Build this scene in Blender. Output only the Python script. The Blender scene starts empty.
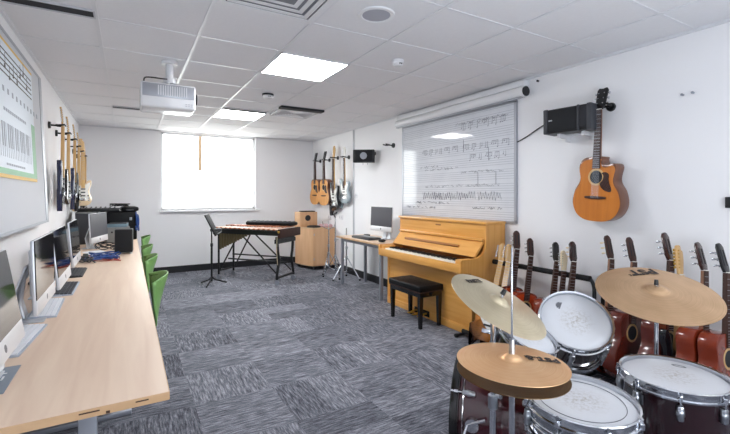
import bpy, bmesh, math, random
from mathutils import Vector, Matrix, Quaternion
random.seed(7)
PI = math.pi
SC = bpy.context.scene
COL = SC.collection

# ------------------------------------------------------------------ materials
def srgb(r, g, b):
    def f(c):
        c /= 255.0
        return c / 12.92 if c <= 0.04045 else ((c + 0.055) / 1.055) ** 2.4
    return (f(r), f(g), f(b), 1.0)

def new_mat(name):
    m = bpy.data.materials.new(name)
    m.use_nodes = True
    nt = m.node_tree
    b = nt.nodes['Principled BSDF']
    return m, nt, b

def plain(name, col, rough=0.5, metal=0.0, coat=0.0, spec=0.5, var=0.06, scale=14.0, bump=0.0):
    """principled colour with a little procedural variation"""
    m, nt, b = new_mat(name)
    N, L = nt.nodes, nt.links
    tc = N.new('ShaderNodeTexCoord')
    no = N.new('ShaderNodeTexNoise')
    no.inputs['Scale'].default_value = scale
    no.inputs['Detail'].default_value = 3
    L.new(tc.outputs['Object'], no.inputs['Vector'])
    mx = N.new('ShaderNodeMix'); mx.data_type = 'RGBA'
    c = col
    mx.inputs[6].default_value = (c[0] * (1 - var), c[1] * (1 - var), c[2] * (1 - var), 1)
    mx.inputs[7].default_value = (min(1, c[0] * (1 + var)), min(1, c[1] * (1 + var)), min(1, c[2] * (1 + var)), 1)
    L.new(no.outputs['Fac'], mx.inputs[0])
    L.new(mx.outputs[2], b.inputs['Base Color'])
    b.inputs['Roughness'].default_value = rough
    b.inputs['Metallic'].default_value = metal
    b.inputs['Coat Weight'].default_value = coat
    b.inputs['Coat Roughness'].default_value = 0.08
    b.inputs['Specular IOR Level'].default_value = spec
    if bump:
        bp = N.new('ShaderNodeBump'); bp.inputs['Strength'].default_value = bump
        bp.inputs['Distance'].default_value = 0.01
        L.new(no.outputs['Fac'], bp.inputs['Height']); L.new(bp.outputs['Normal'], b.inputs['Normal'])
    return m

def wood(name, c1, c2, axis='Z', scale=6.0, rough=0.4, coat=0.0, stretch=14.0, spec=0.5):
    m, nt, b = new_mat(name)
    N, L = nt.nodes, nt.links
    tc = N.new('ShaderNodeTexCoord')
    mp = N.new('ShaderNodeMapping')
    s = [scale * stretch / 4] * 3
    s['XYZ'.index(axis)] = scale / 4
    mp.inputs['Scale'].default_value = s
    L.new(tc.outputs['Object'], mp.inputs['Vector'])
    no = N.new('ShaderNodeTexNoise'); no.inputs['Scale'].default_value = 1.0
    no.inputs['Detail'].default_value = 5; no.inputs['Distortion'].default_value = 0.6
    L.new(mp.outputs['Vector'], no.inputs['Vector'])
    cr = N.new('ShaderNodeValToRGB')
    cr.color_ramp.elements[0].position = 0.3; cr.color_ramp.elements[0].color = c1
    cr.color_ramp.elements[1].position = 0.72; cr.color_ramp.elements[1].color = c2
    L.new(no.outputs['Fac'], cr.inputs['Fac']); L.new(cr.outputs['Color'], b.inputs['Base Color'])
    b.inputs['Roughness'].default_value = rough; b.inputs['Coat Weight'].default_value = coat
    b.inputs['Specular IOR Level'].default_value = spec
    return m

def emit(name, col, strength):
    m, nt, b = new_mat(name)
    b.inputs['Base Color'].default_value = (0.8, 0.8, 0.8, 1)
    b.inputs['Emission Color'].default_value = col
    b.inputs['Emission Strength'].default_value = strength
    return m

def carpet_mat():
    m, nt, b = new_mat('carpet_tiles')
    N, L = nt.nodes, nt.links
    tc = N.new('ShaderNodeTexCoord')
    T = 0.5
    def vm(op, a, v=None):
        n = N.new('ShaderNodeVectorMath'); n.operation = op
        L.new(a, n.inputs[0])
        if v is not None: n.inputs[1].default_value = v
        return n.outputs['Vector']
    def ma(op, a, v=None, b2=None):
        n = N.new('ShaderNodeMath'); n.operation = op
        L.new(a, n.inputs[0])
        if b2 is not None: L.new(b2, n.inputs[1])
        elif v is not None: n.inputs[1].default_value = v
        return n.outputs[0]
    base = vm('ADD', tc.outputs['Object'], (20.13, 20.21, 0))
    p = vm('DIVIDE', base, (T, T, 1))
    cell = vm('FLOOR', p)
    chk = N.new('ShaderNodeTexChecker'); chk.inputs['Scale'].default_value = 1.0
    nt.nodes.remove(chk)
    wr = N.new('ShaderNodeTexWhiteNoise'); L.new(cell, wr.inputs['Vector'])
    c2 = N.new('ShaderNodeSeparateXYZ'); L.new(cell, c2.inputs[0])
    par = ma('MODULO', ma('ADD', c2.outputs['X'], None, c2.outputs['Y']), 2.0)
    flip = ma('GREATER_THAN', wr.outputs['Value'], 0.72)
    turn = ma('ABSOLUTE', ma('SUBTRACT', par, None, flip), 0)
    # streaks along x and along y
    def streak(sx, sy):
        s = vm('MULTIPLY', base, (sx, sy, 1))
        # shift every tile
        wn = N.new('ShaderNodeTexWhiteNoise'); L.new(cell, wn.inputs['Vector'])
        off = vm('MULTIPLY', wn.outputs['Color'], (40, 40, 40))
        ad = N.new('ShaderNodeVectorMath'); ad.operation = 'ADD'
        L.new(s, ad.inputs[0]); L.new(off, ad.inputs[1])
        no = N.new('ShaderNodeTexNoise'); no.inputs['Scale'].default_value = 1; no.inputs['Detail'].default_value = 2.5
        no.inputs['Roughness'].default_value = 0.75
        L.new(ad.outputs[0], no.inputs['Vector'])
        return no.outputs['Fac']
    s1 = streak(10.0, 85.0); s2 = streak(85.0, 10.0)
    mx = N.new('ShaderNodeMix'); mx.data_type = 'FLOAT'
    L.new(turn, mx.inputs[0]); L.new(s1, mx.inputs[2]); L.new(s2, mx.inputs[3])
    # broad bands inside a tile (darker / lighter planks a quarter tile wide)
    q1 = vm('FLOOR', vm('MULTIPLY', base, (1 / T, 2 / T, 1))); q2 = vm('FLOOR', vm('MULTIPLY', base, (2 / T, 1 / T, 1)))
    w1 = N.new('ShaderNodeTexWhiteNoise'); L.new(q1, w1.inputs['Vector'])
    w2 = N.new('ShaderNodeTexWhiteNoise'); L.new(q2, w2.inputs['Vector'])
    mb = N.new('ShaderNodeMix'); mb.data_type = 'FLOAT'
    L.new(turn, mb.inputs[0]); L.new(w1.outputs['Value'], mb.inputs[2]); L.new(w2.outputs['Value'], mb.inputs[3])
    band = ma('MULTIPLY', ma('SUBTRACT', mb.outputs[0], 0.5), 0.12)
    val = ma('ADD', mx.outputs[0], None, band)
    fine = N.new('ShaderNodeTexNoise'); fine.inputs['Scale'].default_value = 160; fine.inputs['Detail'].default_value = 1
    L.new(base, fine.inputs['Vector'])
    val = ma('ADD', val, None, ma('MULTIPLY', ma('SUBTRACT', fine.outputs['Fac'], 0.5), 0.32))
    cr = N.new('ShaderNodeValToRGB')
    e = cr.color_ramp.elements
    e[0].position = 0.31; e[0].color = srgb(64, 66, 74)
    e[1].position = 0.76; e[1].color = srgb(172, 173, 181)
    e2 = cr.color_ramp.elements.new(0.52); e2.color = srgb(114, 116, 125)
    L.new(val, cr.inputs['Fac'])
    L.new(cr.outputs['Color'], b.inputs['Base Color'])
    b.inputs['Roughness'].default_value = 0.95; b.inputs['Specular IOR Level'].default_value = 0.15
    bp = N.new('ShaderNodeBump'); bp.inputs['Strength'].default_value = 0.25; bp.inputs['Distance'].default_value = 0.004
    L.new(val, bp.inputs['Height']); L.new(bp.outputs['Normal'], b.inputs['Normal'])
    return m

def cymbal_mat(name, c1, c2, rough):
    m, nt, b = new_mat(name)
    N, L = nt.nodes, nt.links
    tc = N.new('ShaderNodeTexCoord')
    ln = N.new('ShaderNodeVectorMath'); ln.operation = 'LENGTH'
    mp = N.new('ShaderNodeMapping'); mp.inputs['Scale'].default_value = (1, 1, 0)
    L.new(tc.outputs['Object'], mp.inputs['Vector']); L.new(mp.outputs['Vector'], ln.inputs[0])
    cb = N.new('ShaderNodeCombineXYZ'); L.new(ln.outputs['Value'], cb.inputs[0])
    no = N.new('ShaderNodeTexNoise'); no.inputs['Scale'].default_value = 220; no.inputs['Detail'].default_value = 2
    L.new(cb.outputs[0], no.inputs['Vector'])
    n2 = N.new('ShaderNodeTexNoise'); n2.inputs['Scale'].default_value = 9; n2.inputs['Detail'].default_value = 5
    L.new(tc.outputs['Object'], n2.inputs['Vector'])
    ad = N.new('ShaderNodeMix'); ad.data_type = 'FLOAT'; ad.inputs[0].default_value = 0.45
    L.new(no.outputs['Fac'], ad.inputs[2]); L.new(n2.outputs['Fac'], ad.inputs[3])
    cr = N.new('ShaderNodeValToRGB')
    cr.color_ramp.elements[0].position = 0.3; cr.color_ramp.elements[0].color = c1
    cr.color_ramp.elements[1].position = 0.7; cr.color_ramp.elements[1].color = c2
    L.new(ad.outputs[0], cr.inputs['Fac']); L.new(cr.outputs['Color'], b.inputs['Base Color'])
    b.inputs['Metallic'].default_value = 0.85; b.inputs['Roughness'].default_value = rough
    bp = N.new('ShaderNodeBump'); bp.inputs['Strength'].default_value = 0.35; bp.inputs['Distance'].default_value = 0.002
    L.new(no.outputs['Fac'], bp.inputs['Height']); L.new(bp.outputs['Normal'], b.inputs['Normal'])
    return m

def drumhead_mat(name, r):
    """white coated head with a worn grey-brown patch in the middle"""
    m, nt, b = new_mat(name)
    N, L = nt.nodes, nt.links
    tc = N.new('ShaderNodeTexCoord')
    mp = N.new('ShaderNodeMapping'); mp.inputs['Scale'].default_value = (1 / r, 1 / r, 0)
    L.new(tc.outputs['Object'], mp.inputs['Vector'])
    ln = N.new('ShaderNodeVectorMath'); ln.operation = 'LENGTH'; L.new(mp.outputs['Vector'], ln.inputs[0])
    no = N.new('ShaderNodeTexNoise'); no.inputs['Scale'].default_value = 60; no.inputs['Detail'].default_value = 4
    no.inputs['Roughness'].default_value = 0.75
    L.new(tc.outputs['Object'], no.inputs['Vector'])
    mr = N.new('ShaderNodeMapRange'); mr.inputs[1].default_value = 0.6; mr.inputs[2].default_value = 0.0
    mr.inputs[3].default_value = 0.0; mr.inputs[4].default_value = 1.0
    L.new(ln.outputs['Value'], mr.inputs[0])
    th = N.new('ShaderNodeMapRange'); th.inputs[1].default_value = 0.46; th.inputs[2].default_value = 0.62
    L.new(no.outputs['Fac'], th.inputs[0])
    mu = N.new('ShaderNodeMath'); mu.operation = 'MULTIPLY'
    L.new(mr.outputs[0], mu.inputs[0]); L.new(th.outputs[0], mu.inputs[1])
    m2 = N.new('ShaderNodeMath'); m2.operation = 'MULTIPLY'; m2.inputs[1].default_value = 0.75
    L.new(mu.outputs[0], m2.inputs[0])
    mx = N.new('ShaderNodeMix'); mx.data_type = 'RGBA'
    mx.inputs[6].default_value = srgb(206, 208, 213); mx.inputs[7].default_value = srgb(140, 128, 108)
    L.new(m2.outputs[0], mx.inputs[0]); L.new(mx.outputs[2], b.inputs['Base Color'])
    b.inputs['Roughness'].default_value = 0.45
    return m

def burst_mat(name, cin, cout, r):
    m, nt, b = new_mat(name)
    N, L = nt.nodes, nt.links
    tc = N.new('ShaderNodeTexCoord')
    mp = N.new('ShaderNodeMapping'); mp.inputs['Location'].default_value = (0, 0, -0.2 / r * 0.75); mp.inputs['Scale'].default_value = (1 / r, 0, 0.75 / r)
    L.new(tc.outputs['Object'], mp.inputs['Vector'])
    ln = N.new('ShaderNodeVectorMath'); ln.operation = 'LENGTH'; L.new(mp.outputs['Vector'], ln.inputs[0])
    cr = N.new('ShaderNodeValToRGB')
    cr.color_ramp.elements[0].position = 0.35; cr.color_ramp.elements[0].color = cin
    cr.color_ramp.elements[1].position = 0.95; cr.color_ramp.elements[1].color = cout
    L.new(ln.outputs['Value'], cr.inputs['Fac']); L.new(cr.outputs['Color'], b.inputs['Base Color'])
    b.inputs['Roughness'].default_value = 0.25; b.inputs['Coat Weight'].default_value = 0.5
    return m

def stave_mat():
    """white enamel board printed with faint music staves; object coords: y along, z up"""
    m, nt, b = new_mat('stave_whiteboard')
    N, L = nt.nodes, nt.links
    tc = N.new('ShaderNodeTexCoord')
    sp = N.new('ShaderNodeSeparateXYZ'); L.new(tc.outputs['Object'], sp.inputs[0])
    def ma(op, a, v):
        n = N.new('ShaderNodeMath'); n.operation = op
        L.new(a, n.inputs[0]); n.inputs[1].default_value = v
        return n.outputs[0]
    z = sp.outputs['Z']
    per = ma('MODULO', ma('ADD', z, 10.02), 0.145)          # one staff each 14.5 cm
    instaff = ma('LESS_THAN', per, 0.098)
    ln = ma('LESS_THAN', ma('MODULO', per, 0.0235), 0.0042)
    mu = N.new('ShaderNodeMath'); mu.operation = 'MULTIPLY'; L.new(instaff, mu.inputs[0]); L.new(ln, mu.inputs[1])
    mx = N.new('ShaderNodeMix'); mx.data_type = 'RGBA'
    no = N.new('ShaderNodeTexNoise'); no.inputs['Scale'].default_value = 5; no.inputs['Detail'].default_value = 5
    L.new(tc.outputs['Object'], no.inputs['Vector'])
    sm = N.new('ShaderNodeMix'); sm.data_type = 'RGBA'
    sm.inputs[6].default_value = srgb(206, 210, 217); sm.inputs[7].default_value = srgb(226, 229, 234)
    L.new(no.outputs['Fac'], sm.inputs[0])
    L.new(sm.outputs[2], mx.inputs[6]); mx.inputs[7].default_value = srgb(180, 184, 192)
    L.new(mu.outputs[0], mx.inputs[0]); L.new(mx.outputs[2], b.inputs['Base Color'])
    b.inputs['Roughness'].default_value = 0.05; b.inputs['Specular IOR Level'].default_value = 0.4
    return m

def wall_mat(name, col):
    return plain(name, col, rough=0.75, var=0.012, scale=3.0, spec=0.25, bump=0.02)

M = {}
M['wall'] = wall_mat('white_paint', srgb(244, 244, 246))
M['ceil'] = plain('mineral_tile', srgb(230, 230, 233), rough=0.9, var=0.03, scale=60, spec=0.2)
M['grid'] = plain('white_tbar', srgb(222, 223, 227), rough=0.35, var=0.01)
M['carpet'] = carpet_mat()
M['black_skirt'] = plain('black_skirting', srgb(26, 27, 32), 0.5)
M['white_plastic'] = plain('white_plastic', srgb(228, 229, 232), 0.35, var=0.02)
M['white_gloss'] = plain('white_gloss', srgb(236, 237, 240), 0.2, var=0.01)
M['grey_vent'] = plain('vent_grey', srgb(196, 197, 203), 0.5, var=0.02)
M['vent_shade'] = plain('vent_backing', srgb(120, 121, 128), 0.8)
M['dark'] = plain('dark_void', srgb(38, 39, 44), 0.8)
M['speaker_grey'] = plain('ceiling_speaker_mesh', srgb(168, 170, 180), 0.7, var=0.15, scale=400)
M['light'] = emit('light_panel', (0.97, 0.98, 1.0, 1), 16.5)
def glass_mat():
    m = bpy.data.materials.new('window_glass'); m.use_nodes = True
    nt = m.node_tree; nt.nodes.clear()
    out = nt.nodes.new('ShaderNodeOutputMaterial'); tr = nt.nodes.new('ShaderNodeBsdfTransparent'); gl = nt.nodes.new('ShaderNodeBsdfGlossy')
    gl.inputs['Roughness'].default_value = .02; tr.inputs['Color'].default_value = (.96, .98, .97, 1)
    mx = nt.nodes.new('ShaderNodeMixShader'); mx.inputs[0].default_value = .05
    nt.links.new(tr.outputs[0], mx.inputs[1]); nt.links.new(gl.outputs[0], mx.inputs[2]); nt.links.new(mx.outputs[0], out.inputs[0])
    return m
M['daylight'] = M['daylight2'] = glass_mat()
M['tan'] = plain('tan_mullion', srgb(238, 206, 170), 0.6)
M['beech'] = wood('beech_laminate', srgb(222, 194, 170), srgb(234, 210, 186), 'Y', 5, 0.42, stretch=16)
M['beech_edge'] = wood('beech_edge', srgb(196, 158, 118), srgb(214, 178, 140), 'X', 6, 0.5)
M['beech_dark'] = plain('chipped_edge', srgb(70, 50, 38), 0.8)
M['ply'] = wood('birch_cabinet', srgb(206, 160, 118), srgb(220, 178, 138), 'Z', 5, 0.45)
M['oak'] = wood('honey_oak', srgb(216, 152, 70), srgb(234, 176, 96), 'X', 5, 0.32, coat=0.25, stretch=18)
M['oak_v'] = wood('honey_oak_side', srgb(216, 152, 70), srgb(234, 176, 96), 'Z', 5, 0.32, coat=0.25, stretch=18)
M['oak_dark'] = wood('oak_strip', srgb(140, 88, 34), srgb(165, 105, 44), 'X', 6, 0.4)
M['ivory'] = plain('ivory_key', srgb(240, 238, 230), 0.25, var=0.02)
M['ebony'] = plain('ebony', srgb(18, 18, 20), 0.3)
M['brass'] = plain('brass', srgb(200, 160, 70), 0.3, 1.0)
M['black_gloss'] = plain('black_lacquer', srgb(12, 12, 14), 0.25, coat=0.2)
M['black_vinyl'] = plain('black_vinyl', srgb(16, 17, 20), 0.42, spec=0.2, scale=90, bump=0.08)
M['black_metal'] = plain('black_metal', srgb(26, 27, 30), 0.45, 0.2)
M['black_plastic'] = plain('black_plastic', srgb(24, 25, 28), 0.45)
M['black_cloth'] = plain('speaker_grille', srgb(30, 31, 34), 0.9, scale=300, var=0.3)
M['charcoal'] = plain('charcoal_plastic', srgb(58, 60, 66), 0.5)
M['grey_metal'] = plain('grey_powdercoat', srgb(146, 150, 160), 0.4, 0.3)
M['grey_box'] = plain('grey_equipment', srgb(128, 130, 130), 0.55)
M['grey_mat'] = plain('mouse_mat', srgb(128, 136, 146), 0.8)
M['alu'] = plain('aluminium', srgb(205, 208, 214), 0.38, 0.6, var=0.02)
M['alu_light'] = plain('aluminium_chin', srgb(222, 223, 226), 0.42, 0.25, var=0.02)
M['screen'] = plain('black_glass', srgb(16, 16, 22), 0.06, coat=0.0, spec=0.3)
M['screen_matt'] = plain('blank_display', srgb(50, 48, 60), 0.5)
M['print_pale'] = plain('pale_print', srgb(160, 166, 176), 0.7)
M['logo_grey'] = plain('grey_logo', srgb(110, 112, 118), 0.5)
M['key_white'] = plain('white_keycap', srgb(232, 234, 238), 0.5)
M['key_gap'] = plain('keyboard_base', srgb(170, 178, 192), 0.5)
M['green'] = plain('green_polypropylene', srgb(122, 168, 96), 0.42, var=0.03)
M['chrome'] = plain('chrome', srgb(214, 217, 222), 0.13, 1.0, var=0.03)
M['chrome_dull'] = plain('satin_chrome', srgb(180, 184, 190), 0.3, 1.0)
M['rubber'] = plain('black_rubber', srgb(20, 20, 22), 0.8)
M['maroon'] = plain('maroon_wrap', srgb(66, 10, 24), 0.16, coat=0.7, var=0.12)
M['maroon_dark'] = plain('dark_maroon_wrap', srgb(30, 8, 14), 0.16, coat=0.7, var=0.12)
M['snare_shell'] = plain('hammered_steel_shell', srgb(168, 172, 178), 0.2, 1.0, var=0.25, scale=40, bump=0.3)
M['cym_hat'] = cymbal_mat('bronze_hat', srgb(236, 182, 132), srgb(254, 216, 170), 0.42)
M['cym_under'] = cymbal_mat('bronze_bottom', srgb(112, 84, 48), srgb(150, 118, 72), 0.4)
M['cym_crash'] = cymbal_mat('bronze_crash', srgb(208, 192, 156), srgb(242, 230, 200), 0.28)
M['cym_ride'] = cymbal_mat('bronze_ride', srgb(196, 158, 120), srgb(232, 196, 156), 0.38)
M['ink'] = plain('black_ink', srgb(52, 44, 40), 0.6)
M['ink_grey'] = plain('grey_marker', srgb(122, 126, 138), 0.7)
M['paper'] = plain('poster_paper', srgb(222, 230, 238), 0.6, var=0.01)
M['poster_green'] = plain('poster_green', srgb(140, 190, 152), 0.6)
M['poster_yellow'] = plain('poster_yellow', srgb(224, 184, 96), 0.6)
M['board_left'] = plain('whiteboard_enamel', srgb(206, 208, 213), 0.7, var=0.02, scale=4)
M['frame_alu'] = plain('board_frame', srgb(176, 179, 187), 0.35, 0.5)
M['spruce'] = wood('spruce_top', srgb(192, 108, 22), srgb(208, 124, 34), 'Z', 7, 0.4, coat=0.1)
M['spruce_pale'] = wood('cedar_top', srgb(206, 140, 64), srgb(224, 160, 84), 'Z', 7, 0.35, coat=0.3)
M['rosewood'] = plain('rosewood', srgb(62, 36, 28), 0.65, var=0.25)
M['mahog_side'] = wood('mahogany_side', srgb(104, 62, 42), srgb(126, 80, 54), 'Z', 6, 0.3, coat=0.4)
M['red_side'] = plain('cherry_side', srgb(128, 46, 22), 0.22, coat=0.5, var=0.2)
M['brown_side'] = plain('red_brown_side', srgb(92, 34, 24), 0.22, coat=0.5, var=0.2)
M['maple'] = wood('maple_neck', srgb(206, 164, 106), srgb(222, 184, 128), 'Z', 7, 0.35)
M['neck_brown'] = wood('brown_neck', srgb(116, 70, 44), srgb(140, 88, 56), 'Z', 7, 0.4)
M['tort'] = plain('dark_pickguard', srgb(54, 22, 16), 0.25, coat=0.4, var=0.3, scale=60)
M['cream'] = plain('cream_plastic', srgb(232, 214, 180), 0.35)
M['navy'] = plain('navy_lacquer', srgb(26, 34, 70), 0.2, coat=0.6)
M['blackgtr'] = plain('black_guitar_lacquer', srgb(18, 19, 24), 0.15, coat=0.7)
M['blue_grey'] = plain('blue_grey_lacquer', srgb(168, 182, 188), 0.25, coat=0.5)
M['cream_gtr'] = plain('cream_guitar_lacquer', srgb(232, 206, 170), 0.25, coat=0.5)
M['red_gtr'] = plain('red_guitar_lacquer', srgb(186, 66, 28), 0.2, coat=0.6, var=0.12)
M['sunburst'] = burst_mat('sunburst', srgb(206, 128, 40), srgb(46, 14, 12), 0.2)
M['pearl'] = plain('white_pickguard', srgb(236, 234, 228), 0.3)
M['blue_cable'] = plain('blue_cable', srgb(34, 72, 140), 0.5)
M['red_cable'] = plain('red_cable', srgb(160, 60, 44), 0.5)
M['teal'] = plain('teal_box', srgb(120, 146, 160), 0.6)
M['pink'] = plain('pink_cloth', srgb(214, 176, 182), 0.9, bump=0.2)
M['olive'] = plain('resonator_brown', srgb(98, 86, 62), 0.45, 0.5)
M['barwood'] = wood('rosewood_bar', srgb(160, 92, 60), srgb(190, 120, 82), 'Y', 6, 0.35)
M['barpale'] = plain('pale_bar', srgb(222, 196, 176), 0.35)
M['flag'] = plain('yellow_tape', srgb(220, 200, 80), 0.6)

# ------------------------------------------------------------------ mesh builder
def frame_from(d):
    d = Vector(d).normalized()
    a = Vector((0, 0, 1)) if abs(d.z) < 0.95 else Vector((1, 0, 0))
    x = a.cross(d).normalized(); y = d.cross(x)
    return x, y

class MB:
    def __init__(s, o=(0, 0, 0)):
        s.v = []; s.f = []; s.o = Vector(o); s.T = None
    def add(s, vs, fs, mtx=None):
        b = len(s.v)
        for p in vs:
            p = Vector(p)
            if mtx is not None: p = mtx @ p
            s.v.append(p)
        for f in fs: s.f.append([b + i for i in f])
        return s
    def box(s, x0, x1, y0, y1, z0, z1, bev=0.0, mtx=None, seg=2):
        if bev <= 0:
            vs = [(x0, y0, z0), (x1, y0, z0), (x1, y1, z0), (x0, y1, z0), (x0, y0, z1), (x1, y0, z1), (x1, y1, z1), (x0, y1, z1)]
            fs = [(0, 3, 2, 1), (4, 5, 6, 7), (0, 1, 5, 4), (1, 2, 6, 5), (2, 3, 7, 6), (3, 0, 4, 7)]
            return s.add(vs, fs, mtx)
        bm = bmesh.new()
        bmesh.ops.create_cube(bm, size=1.0)
        for v in bm.verts:
            v.co = Vector(((x0 + x1) / 2 + v.co.x * (x1 - x0), (y0 + y1) / 2 + v.co.y * (y1 - y0), (z0 + z1) / 2 + v.co.z * (z1 - z0)))
        bmesh.ops.bevel(bm, geom=list(bm.edges), offset=bev, segments=seg, affect='EDGES', profile=0.5)
        bm.verts.index_update()
        s.add([v.co.copy() for v in bm.verts], [[v.index for v in f.verts] for f in bm.faces], mtx)
        bm.free(); return s
    def cyl(s, p0, p1, r0, r1=None, n=16, cap=True, mtx=None):
        r1 = r0 if r1 is None else r1
        p0, p1 = Vector(p0), Vector(p1)
        x, y = frame_from(p1 - p0)
        vs = []
        for p, r in ((p0, r0), (p1, r1)):
            for i in range(n):
                a = 2 * PI * i / n
                vs.append(p + x * (r * math.cos(a)) + y * (r * math.sin(a)))
        fs = [(i, (i + 1) % n, n + (i + 1) % n, n + i) for i in range(n)]
        if cap: fs += [tuple(range(n - 1, -1, -1)), tuple(range(n, 2 * n))]
        return s.add(vs, fs, mtx)
    def tube(s, pts, r, n=8, mtx=None, closed=False):
        pts = [Vector(p) for p in pts]
        m = len(pts); vs = []; fs = []
        prev = None
        for i, p in enumerate(pts):
            if closed: d = pts[(i + 1) % m] - pts[i - 1]
            else: d = (pts[min(i + 1, m - 1)] - pts[max(i - 1, 0)])
            d.normalize()
            if prev is None: x, y = frame_from(d)
            else:
                x = prev - d * prev.dot(d)
                if x.length < 1e-6: x, _ = frame_from(d)
                x.normalize(); y = d.cross(x)
            prev = x
            for k in range(n):
                a = 2 * PI * k / n
                vs.append(p + x * (r * math.cos(a)) + y * (r * math.sin(a)))
        for i in range(m if closed else m - 1):
            for k in range(n):
                a, b2 = i * n + k, i * n + (k + 1) % n
                c, d2 = ((i + 1) % m) * n + (k + 1) % n, ((i + 1) % m) * n + k
                fs.append((a, b2, c, d2))
        if not closed:
            fs.append(tuple(range(n - 1, -1, -1))); fs.append(tuple(range((m - 1) * n, m * n)))
        return s.add(vs, fs, mtx)
    def lathe(s, prof, n=32, mtx=None, closed=False):
        vs = []; fs = []; m = len(prof)
        for r, z in prof:
            for k in range(n):
                a = 2 * PI * k / n
                vs.append((r * math.cos(a), r * math.sin(a), z))
        for i in range(m if closed else m - 1):
            j = (i + 1) % m
            for k in range(n):
                fs.append((i * n + k, i * n + (k + 1) % n, j * n + (k + 1) % n, j * n + k))
        if not closed:
            if prof[0][0] > 1e-6: fs.append(tuple(range(n - 1, -1, -1)))
            if prof[-1][0] > 1e-6: fs.append(tuple((m - 1) * n + k for k in range(n)))
        return s.add(vs, fs, mtx)
    def prism(s, poly, y0, y1, bev=0.0, mtx=None):
        """polygon in the x-z plane extruded along y (y0 = front); optional rounded rim"""
        n = len(poly)
        area = sum(poly[i][0] * poly[(i + 1) % n][1] - poly[(i + 1) % n][0] * poly[i][1] for i in range(n))
        if area < 0: poly = poly[::-1]
        def inset(d):
            out = []
            for i in range(n):
                a, b2, c = Vector(poly[i - 1]), Vector(poly[i]), Vector(poly[(i + 1) % n])
                t = (c - a)
                if t.length < 1e-9: t = Vector((1, 0))
                t.normalize()
                out.append((b2.x - t.y * d, b2.y + t.x * d))
            return out
        rings = [(0, y0), (0, y1)]
        if bev: rings = [(bev, y0), (bev * 0.3, y0 + bev * 0.3), (0, y0 + bev), (0, y1 - bev), (bev * 0.3, y1 - bev * 0.3), (bev, y1)]
        vs = []; fs = []
        for d, y in rings:
            P = inset(d) if d else poly
            vs += [(p[0], y, p[1]) for p in P]
        m = len(rings)
        for i in range(m - 1):
            for k in range(n):
                fs.append((i * n + k, i * n + (k + 1) % n, (i + 1) * n + (k + 1) % n, (i + 1) * n + k))
        fs.append(tuple(range(n))); fs.append(tuple((m - 1) * n + k for k in range(n - 1, -1, -1)))
        return s.add(vs, fs, mtx)
    def ball(s, c, r, n=12, sc=(1, 1, 1), mtx=None):
        prof = [(math.sin(PI * i / (n // 2)) * r, -math.cos(PI * i / (n // 2)) * r) for i in range(n // 2 + 1)]
        prof[0] = (1e-5, -r); prof[-1] = (1e-5, r)
        vs = MB().lathe(prof, n)
        return s.add([(c[0] + p.x * sc[0], c[1] + p.y * sc[1], c[2] + p.z * sc[2]) for p in vs.v], vs.f, mtx)
    def torus(s, R, r, z=0, n=40, k=8, mtx=None):
        prof = [(R + r * math.cos(2 * PI * i / k), z + r * math.sin(2 * PI * i / k)) for i in range(k)]
        return s.lathe(prof, n, mtx, closed=True)
    def build(s, name, mat, parent=None, flat=False, angle=38):
        me = bpy.data.meshes.new(name)
        me.from_pydata([tuple(p - s.o) for p in s.v], [], s.f)
        bm = bmesh.new(); bm.from_mesh(me)
        bmesh.ops.recalc_face_normals(bm, faces=bm.faces)
        bm.to_mesh(me); bm.free()
        me.update()
        if not flat:
            me.polygons.foreach_set('use_smooth', [True] * len(me.polygons))
            me.set_sharp_from_angle(angle=math.radians(angle))
        me.materials.append(mat)
        o = bpy.data.objects.new(name, me)
        COL.objects.link(o)
        if parent is not None: o.parent = parent
        elif s.o.length > 0: o.location = s.o
        return o

def thing(name, label, cat, loc=(0, 0, 0), rz=0.0, group=None, rot=None):
    o = bpy.data.objects.new(name, None)
    COL.objects.link(o)
    o.empty_display_size = 0.1
    o.location = loc
    if rot is not None:
        o.rotation_mode = 'QUATERNION'; o.rotation_quaternion = rot
    else:
        o.rotation_euler = (0, 0, rz)
    o['label'] = label; o['category'] = cat
    if group: o['group'] = group
    return o

def tag(o, label, cat, group=None, kind=None):
    o['label'] = label; o['category'] = cat
    if group: o['group'] = group
    if kind: o['kind'] = kind
    return o

def struct(name, mb, mat, parent=None, flat=True):
    o = mb.build(name, mat, parent, flat=flat)
    o['kind'] = 'structure'
    return o

def copy_tree(o, parent=None):
    c = o.copy(); COL.objects.link(c)
    if parent is not None: c.parent = parent
    for ch in [x for x in bpy.data.objects if x.parent == o]:
        copy_tree(ch, c)
    return c

def text_mesh(body, size, name, mat, parent, mtx, extrude=0.0004, bold=False):
    cu = bpy.data.curves.new(name + '_font', 'FONT')
    cu.body = body; cu.size = size; cu.align_x = 'CENTER'; cu.align_y = 'CENTER'; cu.extrude = extrude
    if bold: cu.offset = size * 0.03
    tmp = bpy.data.objects.new(name + '_tmp', cu)
    COL.objects.link(tmp)
    dg = bpy.context.evaluated_depsgraph_get()
    me = bpy.data.meshes.new_from_object(tmp.evaluated_get(dg))
    bpy.data.objects.remove(tmp); bpy.data.curves.remove(cu)
    me.transform(mtx)
    me.name = name
    me.materials.clear(); me.materials.append(mat)
    o = bpy.data.objects.new(name, me); COL.objects.link(o); o.parent = parent
    return o

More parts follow.
